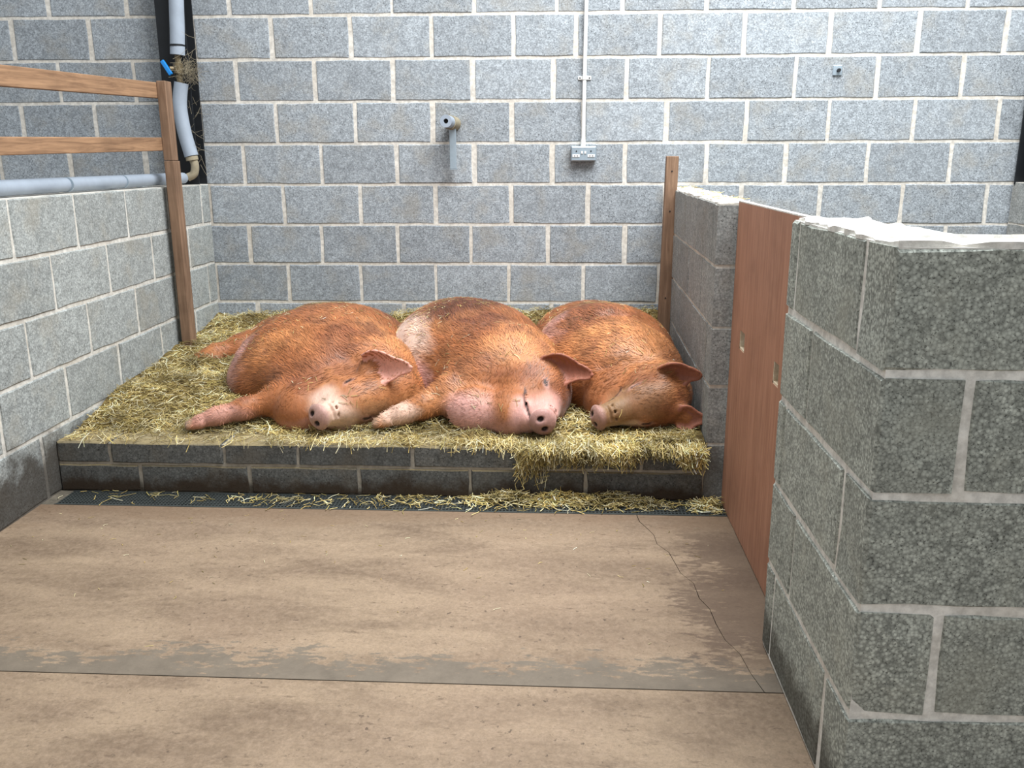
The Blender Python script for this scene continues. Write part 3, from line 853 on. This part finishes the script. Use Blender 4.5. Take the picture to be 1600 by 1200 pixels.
def make_pig(spec):
    F = Field(spec['lo'], spec['hi'], 0.006)
    I3 = np.eye(3)
    for c, yaw, r, k in spec['body']:
        cy, sy = math.cos(yaw), math.sin(yaw)
        R = np.array([[cy, -sy, 0], [sy, cy, 0], [0, 0, 1]])
        F.ell(c, R, r, k)
    for pts, radii, k in spec['limbs']: F.chain(pts, radii, k)
    f, d, s = frame(spec['f'], spec['d'])
    S = np.array(spec['snout'])
    R = np.stack([f, d, s], 1)
    g = spec.get('scale', 1.0)
    H = lambda a, b, c: S+(f*a+d*b+s*c)*g
    rr = lambda *x: tuple(q*g for q in x)   # radii at head scale
    # head
    F.ell(H(-0.30, -0.005, 0), R, rr(0.15, 0.125, 0.115), 0.05)
    F.ell(H(-0.215, 0.030, 0), R, rr(0.12, 0.062, 0.072), 0.05)
    for q in (-1, 1):
        F.ell(H(-0.28, -0.065, 0.052*q), R, rr(0.13, 0.09, 0.085), 0.05)
        F.ell(H(-0.200, 0.050, 0.050*q), R, rr(0.045, 0.024, 0.030), 0.025)
    F.cone(H(-0.030, 0.0, 0), H(-0.18, 0.003, 0), 0.047*g, 0.061*g, 0.04)
    F.cone(H(-0.060, -0.036, 0), H(-0.25, -0.080, 0), 0.032*g, 0.080*g, 0.025)
    F.ell(H(-0.095, -0.060, 0), R, rr(0.055, 0.036, 0.056), 0.02)
    F.ell(H(-0.012, 0.004, 0), R, rr(0.022, 0.050, 0.056), 0.012)
    F.ell(H(-0.085, 0.034, 0), R, rr(0.06, 0.028, 0.035), 0.04)
    for q in (-1, 1):
        F.ell(H(0.012, 0.004, 0.022*q), R, rr(0.016, 0.014, 0.0105), 0.006, True)
        # mouth line and closed eye
        F.chain([H(-0.030, -0.036, 0.034*q), H(-0.075, -0.040, 0.054*q), H(-0.125, -0.040, 0.072*q), H(-0.160, -0.030, 0.085*q)], [0.006]*4, 0.008, True)
        F.ell(H(-0.188, 0.046, 0.062*q), R, rr(0.028, 0.024, 0.026), 0.012)
        F.chain([H(-0.168, 0.060, 0.082*q), H(-0.188, 0.056, 0.087*q), H(-0.210, 0.060, 0.083*q)], [0.006]*3, 0.006, True)
    # wrinkles over the snout
    for a in (-0.045, -0.068): F.chain([H(a, 0.050, -0.03), H(a, 0.058, 0), H(a, 0.050, 0.03)], [0.005]*3, 0.008, True)
    # neck
    for pts, radii, k in spec['neck']: F.chain(pts, radii, k)
    ears = []
    for e in spec['ears']:
        Bq = H(*e['base'])
        P, r_ = ear_points(Bq, e['a'], e['w'], e['n'], e['L'], e['W'], e['cup'], e['bend'])
        F.cloud(P, r_, 0.022)
        F.cone(H(*e['base'])-s*0.02*np.sign(e['base'][2]), Bq+nrm(e['a'])*0.03, 0.045, 0.026, 0.03)
        ears.append((P, nrm(e['n'])))
    for c in spec.get('creases', []): F.chain(c[0], [c[1]]*len(c[0]), c[2], True)
    V, Q = F.mesh()
    # keep only what can be seen above the straw
    # ---- coat colours
    loc = (V-S)@R/g      # head coordinates
    ha, hd, hs_ = loc[:, 0], loc[:, 1], loc[:, 2]
    n1 = vnoise(V, 9.0); n2 = vnoise(V, 22.0); n3 = vnoise(V*np.array([1, 1, 1.0])+5, 4.0)
    C = GINGER+(GOLD-GINGER)*sstep(0.45, 0.8, n3*0.6+n1*0.4)[:, None]
    def put(C, mask, col): return C+(np.asarray(col)-C)*np.clip(mask, 0, 1)[:, None]
    C = put(C, 0.6*sstep(0.5, 0.75, n2*0.4+n1*0.6), RUST*1.25)
    for kind, c, rad, amt in spec['patches']:
        q = np.sqrt((((V-np.array(c))/np.array(rad))**2).sum(1))
        m = 1-sstep(0.55, 1.15, q+(n1-0.5)*0.55+(n2-0.5)*0.35)
        C = put(C, m*amt, dict(pink=PINK, pale=PALE, rust=RUST, dirt=DIRT, gold=GOLD, ginger=GINGER, deep=RUST*0.7)[kind])
    inhead = (ha > -0.45) & (ha < 0.06) & (abs(hd) < 0.2) & (abs(hs_) < 0.2)
    near = inhead & (np.sqrt((hd+0.01)**2+hs_**2) < 0.13)
    soft = 1-sstep(0.085, 0.135, np.sqrt((hd+0.01)**2+hs_**2)+(n2-0.5)*0.03)
    C = put(C, near*soft*sstep(-0.16, -0.09, ha+(n1-0.5)*0.08)*(1 if spec['muzzle'][0] == 'pink' else sstep(-0.055, -0.015, hd+(n2-0.5)*0.03))*spec['muzzle'][1], dict(pink=PINK, pale=PALE, dirt=DIRT*1.25)[spec['muzzle'][0]])
    C = put(C, near*(np.sqrt((hd-0.004)**2+hs_**2) < 0.064)*sstep(-0.035, -0.012, ha)*0.8, PINK*0.62)
    for q in (-1, 1):
        dn = np.sqrt(((ha-0.006)/0.018)**2+((hd-0.004)/0.015)**2+((hs_-0.022*q)/0.0125)**2)
        C = put(C, 1-sstep(0.75, 1.1, dn), DARK)
        de = np.sqrt(((ha+0.189)/0.026)**2+((hd-0.057)/0.0085)**2+((hs_-0.084*q)/0.024)**2)
        C = put(C, (1-sstep(0.8, 2.0, de))*0.5, PINK*0.8)
        C = put(C, (1-sstep(0.65, 1.1, de))*0.95, DARK)
        t = np.clip((-ha-0.03)/0.13, 0, 1)
        mz = 0.034+0.051*t; md = -0.036-0.004*np.sin(t*3.1)+0.008*sstep(0.7, 1.0, t)
        dm = np.sqrt(((hd-md)/0.0065)**2+((hs_-mz*q)/0.03)**2)
        C = put(C, (1-sstep(0.5, 1.1, dm))*((ha < -0.025) & (ha > -0.17))*spec.get('mouth', 0.8), DARK*2)
    bare = np.zeros(len(V), bool)
    for (P, en), e in zip(ears, spec['ears']):
        lo, hi = P.min(0)-0.012, P.max(0)+0.012
        ii = np.where(((V > lo) & (V < hi)).all(1))[0]
        if len(ii) == 0: continue
        D = np.full(len(ii), 9.0); J = np.zeros(len(ii), int)
        for st in range(0, len(P), 4):
            dd = np.linalg.norm(V[ii]-P[st], axis=1); m = dd < D; D[m] = dd[m]; J[m] = st
        onear = D < 0.016
        bare[ii[onear]] = True
        side = ((V[ii]-P[J])@en) > 0.001
        colr = np.where((side & onear)[:, None], np.array(e['inner']), C[ii])
        C[ii] = np.where(onear[:, None], colr, C[ii])
    for c, rad in spec.get('hooves', []):
        q = np.linalg.norm(V-np.array(c), axis=1)/rad
        C = put(C, 1-sstep(0.7, 1.1, q), np.array(lin(150, 122, 100)[:3]))
    C = np.clip(C, 0.005, 0.95)
    root = empty('pig', (spec['base'][0], spec['base'][1], 0.18))
    tag(root, spec['label'], 'pig', 'ginger pigs asleep on the straw')
    off = np.array(root.location)
    me = bpy.data.meshes.new('body')
    me.vertices.add(len(V)); me.vertices.foreach_set('co', (V-off).astype(np.float32).ravel())
    me.loops.add(Q.size); me.loops.foreach_set('vertex_index', Q.astype(np.int32).ravel())
    me.polygons.add(len(Q)); me.polygons.foreach_set('loop_start', np.arange(0, Q.size, 4, dtype=np.int32))
    me.update(calc_edges=True); me.validate()
    me.polygons.foreach_set('use_smooth', [True]*len(me.polygons))
    ca = me.color_attributes.new('coat', 'FLOAT_COLOR', 'POINT')
    ca.data.foreach_set('color', np.concatenate([C, np.ones((len(C), 1))], 1).astype(np.float32).ravel())
    body = link_mesh('body', me, M_PIG, root)
    N = np.zeros(len(V)*3, np.float32); me.vertices.foreach_get('normal', N); N = N.reshape(-1, 3)
    # make sure normals point outward
    # ---- bristles
    muzzle = near & (ha > -0.16)
    cand = np.where((~muzzle) & (~bare) & (V[:, 2] > 0.22) & ~((C[:, 2] > 0.25) & (n1 < 0.35)))[0]
    pick = rng.choice(cand, min(spec.get('hairs', 30000), len(cand)), replace=False)
    p = V[pick]+rng.normal(0, 0.002, (len(pick), 3)); nn = N[pick]
    fx = np.stack([-0.55+1.0*(vnoise(p, 3.0)-0.5), 0.75+0.8*(vnoise(p+9, 3.0)-0.5), -0.25+0.5*(vnoise(p+3, 4.0)-0.5)], 1)
    fx = fx+rng.normal(0, 0.18, fx.shape)
    hd_ = inhead[pick]
    fx[hd_] = -f+0.35*d+rng.normal(0, 0.25, (hd_.sum(), 3))
    fx -= nn*(fx*nn).sum(1)[:, None]; fx /= np.linalg.norm(fx, axis=1)[:, None]+1e-6
    ln = rng.uniform(0.018, 0.052, len(pick)); ln[hd_] *= 0.6; ln[(p[:, 2] < 0.33) & (p[:, 1] < 3.55)] *= 0.5; ln[p[:, 0] < -0.3] *= 0.5
    sd = np.cross(fx, nn); wd = 0.0011
    mid = p+fx*ln[:, None]*0.5+nn*ln[:, None]*0.09
    tip = p+fx*ln[:, None]+nn*ln[:, None]*0.07
    HV = np.stack([p-sd*wd, p+sd*wd, mid+sd*wd*0.8, mid-sd*wd*0.8, tip], 1)-off
    M_ = len(pick); b0 = np.arange(M_)*5
    faces = np.concatenate([np.stack([b0, b0+1, b0+2], 1), np.stack([b0, b0+2, b0+3], 1), np.stack([b0+3, b0+2, b0+4], 1)])
    hm = bpy.data.meshes.new('bristles')
    hm.vertices.add(M_*5); hm.vertices.foreach_set('co', HV.astype(np.float32).ravel())
    hm.loops.add(faces.size); hm.loops.foreach_set('vertex_index', faces.astype(np.int32).ravel())
    hm.polygons.add(len(faces)); hm.polygons.foreach_set('loop_start', np.arange(0, faces.size, 3, dtype=np.int32))
    hm.update(calc_edges=True)
    hc = C[pick]*(rng.uniform(0.6, 1.35, (M_, 1))*(0.55+0.95*vnoise(p*np.array([1.0, 0.35, 0.6]), 40.0))[:, None])+np.array([0.03, 0.012, 0.003])
    hc = np.repeat(np.clip(hc, 0, 0.95), 5, axis=0)
    ca = hm.color_attributes.new('coat', 'FLOAT_COLOR', 'POINT')
    ca.data.foreach_set('color', np.concatenate([hc, np.ones((len(hc), 1))], 1).astype(np.float32).ravel())
    hb = link_mesh('bristles', hm, M_HAIR, root); hb['kind'] = 'stuff'
    return dict(V=V, N=N, root=root)

EAR_IN = np.array(lin(222, 160, 142)[:3]); EAR_DK = np.array(lin(150, 92, 72)[:3])
PIGS = []
# left pig
PIGS.append(make_pig(dict(
    base=(0.1, 4.1), label='orange-ginger pig lying leftmost with one ear folded up and straw along its back',
    lo=(-0.78, 3.15, 0.10), hi=(0.82, 5.0, 0.72),
    body=[((0.07, 4.15, 0.33), -0.18, (0.39, 0.52, 0.245), 0.05),
          ((0.21, 3.87, 0.31), -0.1, (0.31, 0.28, 0.215), 0.10),
          ((-0.02, 4.60, 0.31), 0.1, (0.33, 0.30, 0.205), 0.10),
          ((-0.12, 4.05, 0.26), -0.15, (0.24, 0.36, 0.16), 0.08),
          ((0.12, 3.64, 0.28), 0, (0.18, 0.15, 0.15), 0.08),
          ((0.13, 3.475, 0.25), 0, (0.125, 0.12, 0.115), 0.05)],
    limbs=[([(0.13, 3.60, 0.29), (0.03, 3.51, 0.285), (-0.11, 3.43, 0.26), (-0.20, 3.385, 0.243), (-0.265, 3.355, 0.228)], [0.095, 0.060, 0.037, 0.029, 0.028], 0.05),
           ([(-0.265, 3.355, 0.228), (-0.31, 3.345, 0.218)], [0.024, 0.015], 0.01), ([(-0.26, 3.34, 0.223), (-0.30, 3.322, 0.214)], [0.022, 0.014], 0.01),
           ([(-0.12, 4.50, 0.35), (-0.28, 4.42, 0.345), (-0.42, 4.33, 0.325), (-0.54, 4.24, 0.305), (-0.60, 4.20, 0.29)], [0.16, 0.11, 0.066, 0.045, 0.036], 0.06),
           ([(-0.60, 4.20, 0.28), (-0.65, 4.165, 0.27)], [0.028, 0.017], 0.01)],
    neck=[([(0.475, 3.67, 0.275), (0.38, 3.78, 0.31), (0.26, 3.85, 0.32)], [0.135, 0.18, 0.2], 0.06),
          ([(0.27, 3.50, 0.25), (0.20, 3.64, 0.27)], [0.12, 0.15], 0.06)],
    snout=(0.231, 3.306, 0.262), f=(-0.565, -0.82, -0.06), d=(0.70, -0.45, 0.52), muzzle=('pale', 0.8),
    ears=[dict(base=(-0.315, 0.055, 0.125), a=(0.93, -0.22, 0.10), w=(-0.30, 0.15, 0.94), n=(0.10, -0.97, 0.15), L=0.190, W=0.070, cup=0.7, bend=(0.02, -0.05, 0.0), inner=EAR_IN)],
    patches=[('pink', (-0.28, 3.93, 0.28), (0.15, 0.27, 0.22), 0.9), ('dirt', (-0.04, 4.62, 0.47), (0.36, 0.34, 0.25), 0.8), ('rust', (0.0, 4.25, 0.45), (0.22, 0.25, 0.2), 0.5),
             ('dirt', (0.46, 3.40, 0.23), (0.14, 0.12, 0.09), 0.6), ('pink', (-0.2, 3.38, 0.24), (0.16, 0.07, 0.06), 0.6), ('pink', (0.18, 3.38, 0.2), (0.12, 0.05, 0.05), 0.4), ('pink', (-0.55, 4.22, 0.27), (0.10, 0.1, 0.06), 0.3), ('rust', (0.12, 3.58, 0.36), (0.16, 0.12, 0.08), 0.4)],
    hooves=[((-0.305, 3.335, 0.216), 0.032), ((-0.645, 4.17, 0.27), 0.032)],
    creases=[([(0.20, 3.46, 0.39), (0.30, 3.55, 0.47), (0.38, 3.65, 0.50)], 0.010, 0.04)],
)))
# middle pig
PIGS.append(make_pig(dict(
    base=(0.75, 4.1), label='rust-backed pig with a pale pink belly lying in the middle',
    lo=(0.25, 3.12, 0.10), hi=(1.52, 5.0, 0.74),
    body=[((0.75, 4.20, 0.34), 0.18, (0.385, 0.50, 0.255), 0.05),
          ((0.94, 3.80, 0.33), 0.2, (0.27, 0.30, 0.22), 0.10),
          ((0.67, 4.62, 0.32), 0.1, (0.33, 0.30, 0.22), 0.10),
          ((0.62, 4.05, 0.27), 0.2, (0.20, 0.36, 0.16), 0.08),
          ((0.85, 3.62, 0.28), 0, (0.16, 0.14, 0.15), 0.07),
          ((0.86, 3.45, 0.255), 0, (0.12, 0.10, 0.10), 0.04),
          ((1.01, 3.42, 0.255), 0, (0.10, 0.10, 0.10), 0.04)],
    limbs=[([(0.85, 3.64, 0.32), (0.74, 3.53, 0.30), (0.64, 3.46, 0.272), (0.56, 3.42, 0.25), (0.50, 3.395, 0.235)], [0.11, 0.070, 0.045, 0.035, 0.031], 0.045),
           ([(0.50, 3.395, 0.235), (0.455, 3.39, 0.222)], [0.026, 0.016], 0.01), ([(0.50, 3.38, 0.23), (0.46, 3.365, 0.218)], [0.024, 0.015], 0.01)],
    neck=[([(1.08, 3.64, 0.31), (1.00, 3.78, 0.33)], [0.165, 0.21], 0.07)],
    snout=(1.135, 3.285, 0.258), f=(0.04, -0.985, -0.10), d=(0.92, 0.0, 0.38), muzzle=('pink', 0.95),
    ears=[dict(base=(-0.32, 0.05, 0.112), a=(0.97, -0.15, 0.02), w=(0.05, 0.12, 0.98), n=(0.12, -0.97, 0.12), L=0.215, W=0.064, cup=0.8, bend=(0.0, -0.03, -0.02), inner=EAR_DK)],
    patches=[('pale', (0.50, 3.95, 0.38), (0.15, 0.34, 0.26), 0.95), ('pink', (0.58, 3.74, 0.28), (0.10, 0.16, 0.14), 0.9), ('rust', (0.74, 4.25, 0.5), (0.24, 0.42, 0.25), 0.9), ('rust', (0.85, 3.85, 0.5), (0.15, 0.2, 0.12), 0.6),
             ('pink', (0.86, 3.40, 0.25), (0.17, 0.10, 0.11), 0.95), ('pink', (1.03, 3.35, 0.20), (0.10, 0.08, 0.06), 0.9), ('pale', (0.54, 3.40, 0.25), (0.11, 0.07, 0.06), 0.7), ('gold', (1.03, 3.62, 0.48), (0.16, 0.12, 0.08), 0.9), ('rust', (1.24, 3.50, 0.28), (0.12, 0.16, 0.13), 0.7), ('ginger', (0.99, 3.42, 0.31), (0.075, 0.12, 0.11), 0.9), ('deep', (0.72, 4.28, 0.55), (0.20, 0.36, 0.2), 0.75)],  # low rust patch right of the head paints in shade between the pigs
    hooves=[((0.458, 3.378, 0.222), 0.032)], mouth=1.0,
    creases=[([(0.76, 3.42, 0.20), (0.77, 3.49, 0.30), (0.84, 3.57, 0.40), (0.92, 3.62, 0.46)], 0.012, 0.03)],
)))
# right pig
PIGS.append(make_pig(dict(
    base=(1.45, 4.1), label='bright ginger pig curled against the right stub wall with both ears showing',
    lo=(1.02, 3.12, 0.10), hi=(1.80, 5.0, 0.74),
    body=[((1.42, 4.15, 0.34), 0.0, (0.335, 0.50, 0.245), 0.05),
          ((1.49, 3.80, 0.33), 0.0, (0.255, 0.30, 0.215), 0.09),
          ((1.36, 4.58, 0.32), 0.0, (0.30, 0.28, 0.215), 0.10),
          ((1.24, 3.95, 0.27), -0.1, (0.18, 0.30, 0.16), 0.08)],
    limbs=[],
    neck=[([(1.600, 3.58, 0.305), (1.53, 3.74, 0.32)], [0.148, 0.20], 0.07), ([(1.42, 3.56, 0.27), (1.42, 3.70, 0.29)], [0.11, 0.16], 0.07)],
    snout=(1.346, 3.323, 0.27), f=(-0.90, -0.40, -0.16), d=(0.31, -0.857, 0.415), muzzle=('dirt', 0.75), scale=0.95,
    ears=[dict(base=(-0.325, 0.045, 0.108), a=(0.95, -0.15, 0.22), w=(-0.2, -0.25, 0.95), n=(0.1, -0.96, -0.25), L=0.160, W=0.058, cup=0.8, bend=(0.0, -0.03, -0.03), inner=EAR_DK),
          dict(base=(-0.335, 0.06, -0.09), a=(0.96, -0.25, 0.03), w=(0.03, 0.05, 0.99), n=(-0.1, -0.97, 0.1), L=0.100, W=0.050, cup=0.8, bend=(0.0, -0.02, 0.0), inner=EAR_DK)],
    patches=[('gold', (1.55, 3.75, 0.5), (0.22, 0.25, 0.12), 0.6), ('rust', (1.32, 4.1, 0.52), (0.15, 0.3, 0.2), 0.6), ('pink', (1.18, 4.15, 0.42), (0.10, 0.25, 0.15), 0.6), ('dirt', (1.42, 4.4, 0.52), (0.15, 0.2, 0.12), 0.6),
             ('dirt', (1.52, 3.36, 0.34), (0.16, 0.10, 0.10), 0.55), ('pale', (1.46, 3.29, 0.23), (0.10, 0.06, 0.04), 0.8)],
    creases=[([(1.38, 3.55, 0.43), (1.48, 3.53, 0.46), (1.58, 3.53, 0.47)], 0.009, 0.03), ([(1.30, 4.05, 0.57), (1.40, 3.98, 0.575), (1.50, 4.0, 0.57)], 0.010, 0.05)],
)))
# ------------------------------------------------------------------ straw
def straw_mat(name, a, b, c):
    n = NT(name)
    at = n.new('ShaderNodeVertexColor', layer_name='tone')
    return n.out(at.outputs[0], 0.7, 0.25)
M_STRAW = straw_mat('dry_straw', 0, 0, 0)
def bedding_mat():
    n = NT('matted_straw')
    P, xyz = n.pos()
    a = n.noise(P, 38, 5, 0.7, 1.0); b = n.noise(P, 5, 3, 0.6)
    col = n.mix(n.ss(a, 0.35, 0.68), lin(74, 60, 36), lin(150, 130, 82))
    col = n.mix(n.math('MULTIPLY', n.ss(b, 0.5, 0.75), 0.5), col, lin(112, 98, 62))
    n.bump(a, 0.9, 0.02)
    return n.out(col, 0.9, 0.1)
M_BED = bedding_mat()

def bed_height(x, y):
    """top of the straw over the platform"""
    x = np.asarray(x, float); y = np.asarray(y, float)
    p = np.stack([x, y, 0*x], -1)
    nz = (vnoise(p+3, 7.0)-0.5)*0.035+(vnoise(p+7, 16.0)-0.5)*0.018
    back = sstep(3.25, 4.9, y)
    h = 0.190+0.10*back
    h = h+0.05*(1-sstep(-0.35, 0.1, x))*sstep(3.36, 3.75, y)
    h = h+(0.035+0.09*sstep(-0.4, 0.7, x))*sstep(4.7, 5.0, y)
    right = sstep(1.05, 1.3, x)*(1-sstep(3.5, 3.8, y))
    h = h+0.028*right
    edge = sstep(3.20, 3.36, y)*(1-0.7*right)+0.7*right
    thin = (1-sstep(0.0, 0.9, x))*(1-sstep(3.30, 3.46, y+(vnoise(p+1, 5.0)-0.5)*0.12))
    return h+nz*(0.35+0.65*edge)-0.030*thin*(1-right)
gx, gy = np.meshgrid(np.linspace(-0.80, 1.775, 150), np.linspace(3.203, 5.038, 110), indexing='ij')
gx = (PX(gy)+0.002)+(gx+0.80)/2.575*((XR+0.018*(gy-3.205)-0.002)-(PX(gy)+0.002))
gz = bed_height(gx, gy)
gz[:, 0] = 0.178; 
V = np.stack([gx, gy, gz], -1).reshape(-1, 3)
ii = np.arange(150*110).reshape(150, 110)
Q = np.stack([ii[:-1, :-1], ii[1:, :-1], ii[1:, 1:], ii[:-1, 1:]], -1).reshape(-1, 4)
bed = mesh_obj('straw_bedding', V, Q, M_BED, None, True)
tag(bed, 'thick matted yellow straw bedding covering the raised ledge', 'straw', kind='stuff')

TONES = np.array([lin(*c)[:3] for c in ((214, 194, 134), (196, 172, 108), (226, 212, 164), (170, 146, 88), (146, 128, 76), (236, 226, 190), (184, 168, 104))])
def strands(name, P, D, L, W, U, parent=None, tones=TONES, curl=0.25):
    """triangular straw stalks, slightly bent in the middle"""
    n = len(P)
    D = D/np.linalg.norm(D, axis=1)[:, None]
    A = np.cross(D, U); A /= np.linalg.norm(A, axis=1)[:, None]+1e-6
    Bv = np.cross(D, A)
    bend = (A*rng.normal(0, curl, (n, 1))+Bv*rng.normal(0, curl*0.6, (n, 1)))*L[:, None]*0.5
    ends = [P-D*L[:, None]*0.5-bend*0.5, P+bend*0.5, P+D*L[:, None]*0.5-bend*0.5]
    VV = np.zeros((n, 9, 3))
    for i, e in enumerate(ends):
        for k in range(3):
            t = 2*math.pi*k/3
            VV[:, i*3+k] = e+(A*math.cos(t)+Bv*math.sin(t)*0.6)*W[:, None]
    b0 = (np.arange(n)*9)[:, None]
    q = []
    for i in (0, 1):
        for k in range(3): q.append([i*3+k, i*3+(k+1) % 3, i*3+3+(k+1) % 3, i*3+3+k])
    QQ = (b0[:, :, None]+np.array(q)[None]).reshape(-1, 4)
    me = bpy.data.meshes.new(name)
    me.vertices.add(n*9); me.vertices.foreach_set('co', VV.astype(np.float32).ravel())
    me.loops.add(QQ.size); me.loops.foreach_set('vertex_index', QQ.astype(np.int32).ravel())
    me.polygons.add(len(QQ)); me.polygons.foreach_set('loop_start', np.arange(0, QQ.size, 4, dtype=np.int32))
    me.update(calc_edges=True)
    c = tones[rng.integers(0, len(tones), n)]*rng.uniform(0.7, 1.1, (n, 1))
    c = c*(0.5+1.0*sstep(0.25, 0.75, 0.6*vnoise(P, 7.0)+0.4*vnoise(P+4, 19.0)))[:, None]
    c = np.clip(np.repeat(c, 9, axis=0), 0, 0.9)
    ca = me.color_attributes.new('tone', 'FLOAT_COLOR', 'POINT')
    ca.data.foreach_set('color', np.concatenate([c, np.ones((len(c), 1))], 1).astype(np.float32).ravel())
    return link_mesh(name, me, M_STRAW, parent)

def scatter(name, x, y, z, lmin, lmax, tilt, parent=None, wmin=0.0011, wmax=0.0022, tones=TONES):
    n = len(x)
    th = rng.uniform(0, 2*math.pi, n)
    D = np.stack([np.cos(th), np.sin(th), rng.normal(0, tilt, n)], 1)
    P = np.stack([x, y, z], 1)
    U = np.tile(np.array([0.0, 0, 1.0]), (n, 1))
    return strands(name, P, D, rng.uniform(lmin, lmax, n), rng.uniform(wmin, wmax, n), U, parent, tones)

# loose stalks over the bedding
n = 40000
x = rng.uniform(-0.79, 1.75, n); y = 3.21+rng.random(n)**1.25*1.82
keep = rng.random(n) < np.where(y < 3.33, np.where(x < 0.05, 0.22, np.where(x < 0.95, 0.40, 0.95)), 1.0)
x, y = x[keep], y[keep]
xl = PX(y)+0.04
x = np.clip(x, xl, XR+0.018*(y-3.205)-0.04); y = np.minimum(y, 5.01)
o = scatter('straw_stalks', x, y, np.maximum(bed_height(x, y), 0.190)+np.where(y > 3.36, rng.uniform(-0.004, 0.022, len(x)), rng.uniform(0, 0.006, len(x))), 0.012, 0.062, 0.36, None, 0.0008, 0.0018)
tag(o, 'loose pale straw stalks lying over the bedding around the pigs', 'straw', kind='stuff')

# straw hanging over the lip of the ledge
def overhang(x0, x1, n, drop, thick):
    x = rng.uniform(x0, x1, n); t = rng.random(n)
    y = 3.2-0.004-rng.random(n)*thick*(1-0.4*t)
    z = 0.205-t**1.4*drop*rng.uniform(0.5, 1, n)
    th = rng.normal(0, 0.9, n)
    D = np.stack([np.sin(th)*0.8, -0.35-rng.random(n)*0.5, -np.cos(th)*(0.3+t)], 1)
    return np.stack([x, y, z], 1), D
sets = [overhang(-0.70, 0.10, 30, 0.02, 0.004), overhang(0.1, 0.75, 70, 0.02, 0.006), overhang(0.75, 1.06, 90, 0.03, 0.015), overhang(1.04, 1.16, 330, 0.17, 0.03), overhang(1.08, 1.50, 1500, 0.085, 0.06),
        overhang(1.45, 1.755, 500, 0.05, 0.045), overhang(1.66, 1.755, 330, 0.09, 0.05)]
P = np.concatenate([q[0] for q in sets]); D = np.concatenate([q[1] for q in sets])
o = strands('straw_fringe', P, D, rng.uniform(0.03, 0.08, len(P)), rng.uniform(0.0010, 0.0020, len(P)), np.tile(np.array([0.3, 1.0, 0.2]), (len(P), 1)), curl=0.3)
tag(o, 'fringe of straw spilling over the front lip of the ledge', 'straw', kind='stuff')

# straw fallen on the drain and scraps on the floor
xs, ys, zs2 = [], [], []
def heap(cx, cy, sx, sy, n, hh):
    a = rng.normal(0, 1, n); b = rng.normal(0, 1, n)
    x = cx+a*sx; y = cy+b*sy
    xs.append(x); ys.append(np.clip(y, 3.02, 3.235)); zs2.append(FLOOR+0.004+rng.random(n)*hh*np.exp(-(a*a+b*b)/2))
heap(1.02, 3.16, 0.09, 0.028, 420, 0.05); heap(1.22, 3.165, 0.09, 0.03, 420, 0.045); heap(1.42, 3.16, 0.09, 0.03, 650, 0.05); heap(1.52, 3.15, 0.05, 0.02, 200, 0.03)
heap(1.78, 3.14, 0.045, 0.03, 260, 0.04); heap(0.62, 3.15, 0.1, 0.03, 60, 0.012); heap(0.15, 3.13, 0.25, 0.03, 90, 0.01); heap(-0.5, 3.15, 0.2, 0.03, 30, 0.008); heap(0.85, 3.13, 0.4, 0.04, 160, 0.012)
x = np.concatenate(xs); y = np.concatenate(ys); z = np.concatenate(zs2)
ok = (x > -0.76) & (x < 1.815)
o = scatter('fallen_straw', x[ok], y[ok], z[ok], 0.02, 0.065, 0.15)
tag(o, 'straw fallen in clumps on the drain grating below the ledge', 'straw', kind='stuff')
n = 90
x = rng.uniform(-0.7, 1.72, n); y = 3.04-np.abs(rng.normal(0, 0.35, n)); y = np.clip(y, 0.9, 3.05)
o = scatter('straw_scraps', x, y, np.full(n, FLOOR+0.0015), 0.006, 0.024, 0.02, None, 0.0006, 0.0013)
tag(o, 'tiny straw scraps scattered on the brown floor', 'straw', kind='stuff')

# stalks lying on the pigs
PP, DD, UU = [], [], []
for pg, num, zmin in zip(PIGS, (700, 480, 320), (0.30, 0.3, 0.3)):
    V_, N_ = pg['V'], pg['N']
    w = np.clip(N_[:, 2], 0, 1)*(V_[:, 2] > zmin)
    w = w*(0.15+sstep(3.9, 4.7, V_[:, 1])*(1.0 if pg is PIGS[0] else 0.6))*sstep(0.4, 0.62, vnoise(V_, 6.0))
    k = rng.choice(len(V_), num, p=w/w.sum(), replace=False)
    t = rng.normal(0, 1, (num, 3)); t -= N_[k]*(t*N_[k]).sum(1)[:, None]
    PP.append(V_[k]+N_[k]*0.004); DD.append(t); UU.append(N_[k])
PP = np.concatenate(PP); DD = np.concatenate(DD); UU = np.concatenate(UU)
o = strands('straw_on_backs', PP, DD, rng.uniform(0.01, 0.04, len(PP)), rng.uniform(0.0009, 0.0016, len(PP)), UU, curl=0.15)
tag(o, 'fine bits of straw stuck on the backs of the sleeping pigs', 'straw', kind='stuff')
# a few stalks and dust on top of the right walls
n = 60
x = XR+0.02+rng.random(n)*0.11; y = rng.uniform(3.3, 4.9, n)
o = scatter('straw_on_wall', x+0.018*(y-3.2), y, np.full(n, 5*B+zs+0.008), 0.02, 0.07, 0.03)
tag(o, 'wisps of straw on top of the right stub wall', 'straw', kind='stuff')
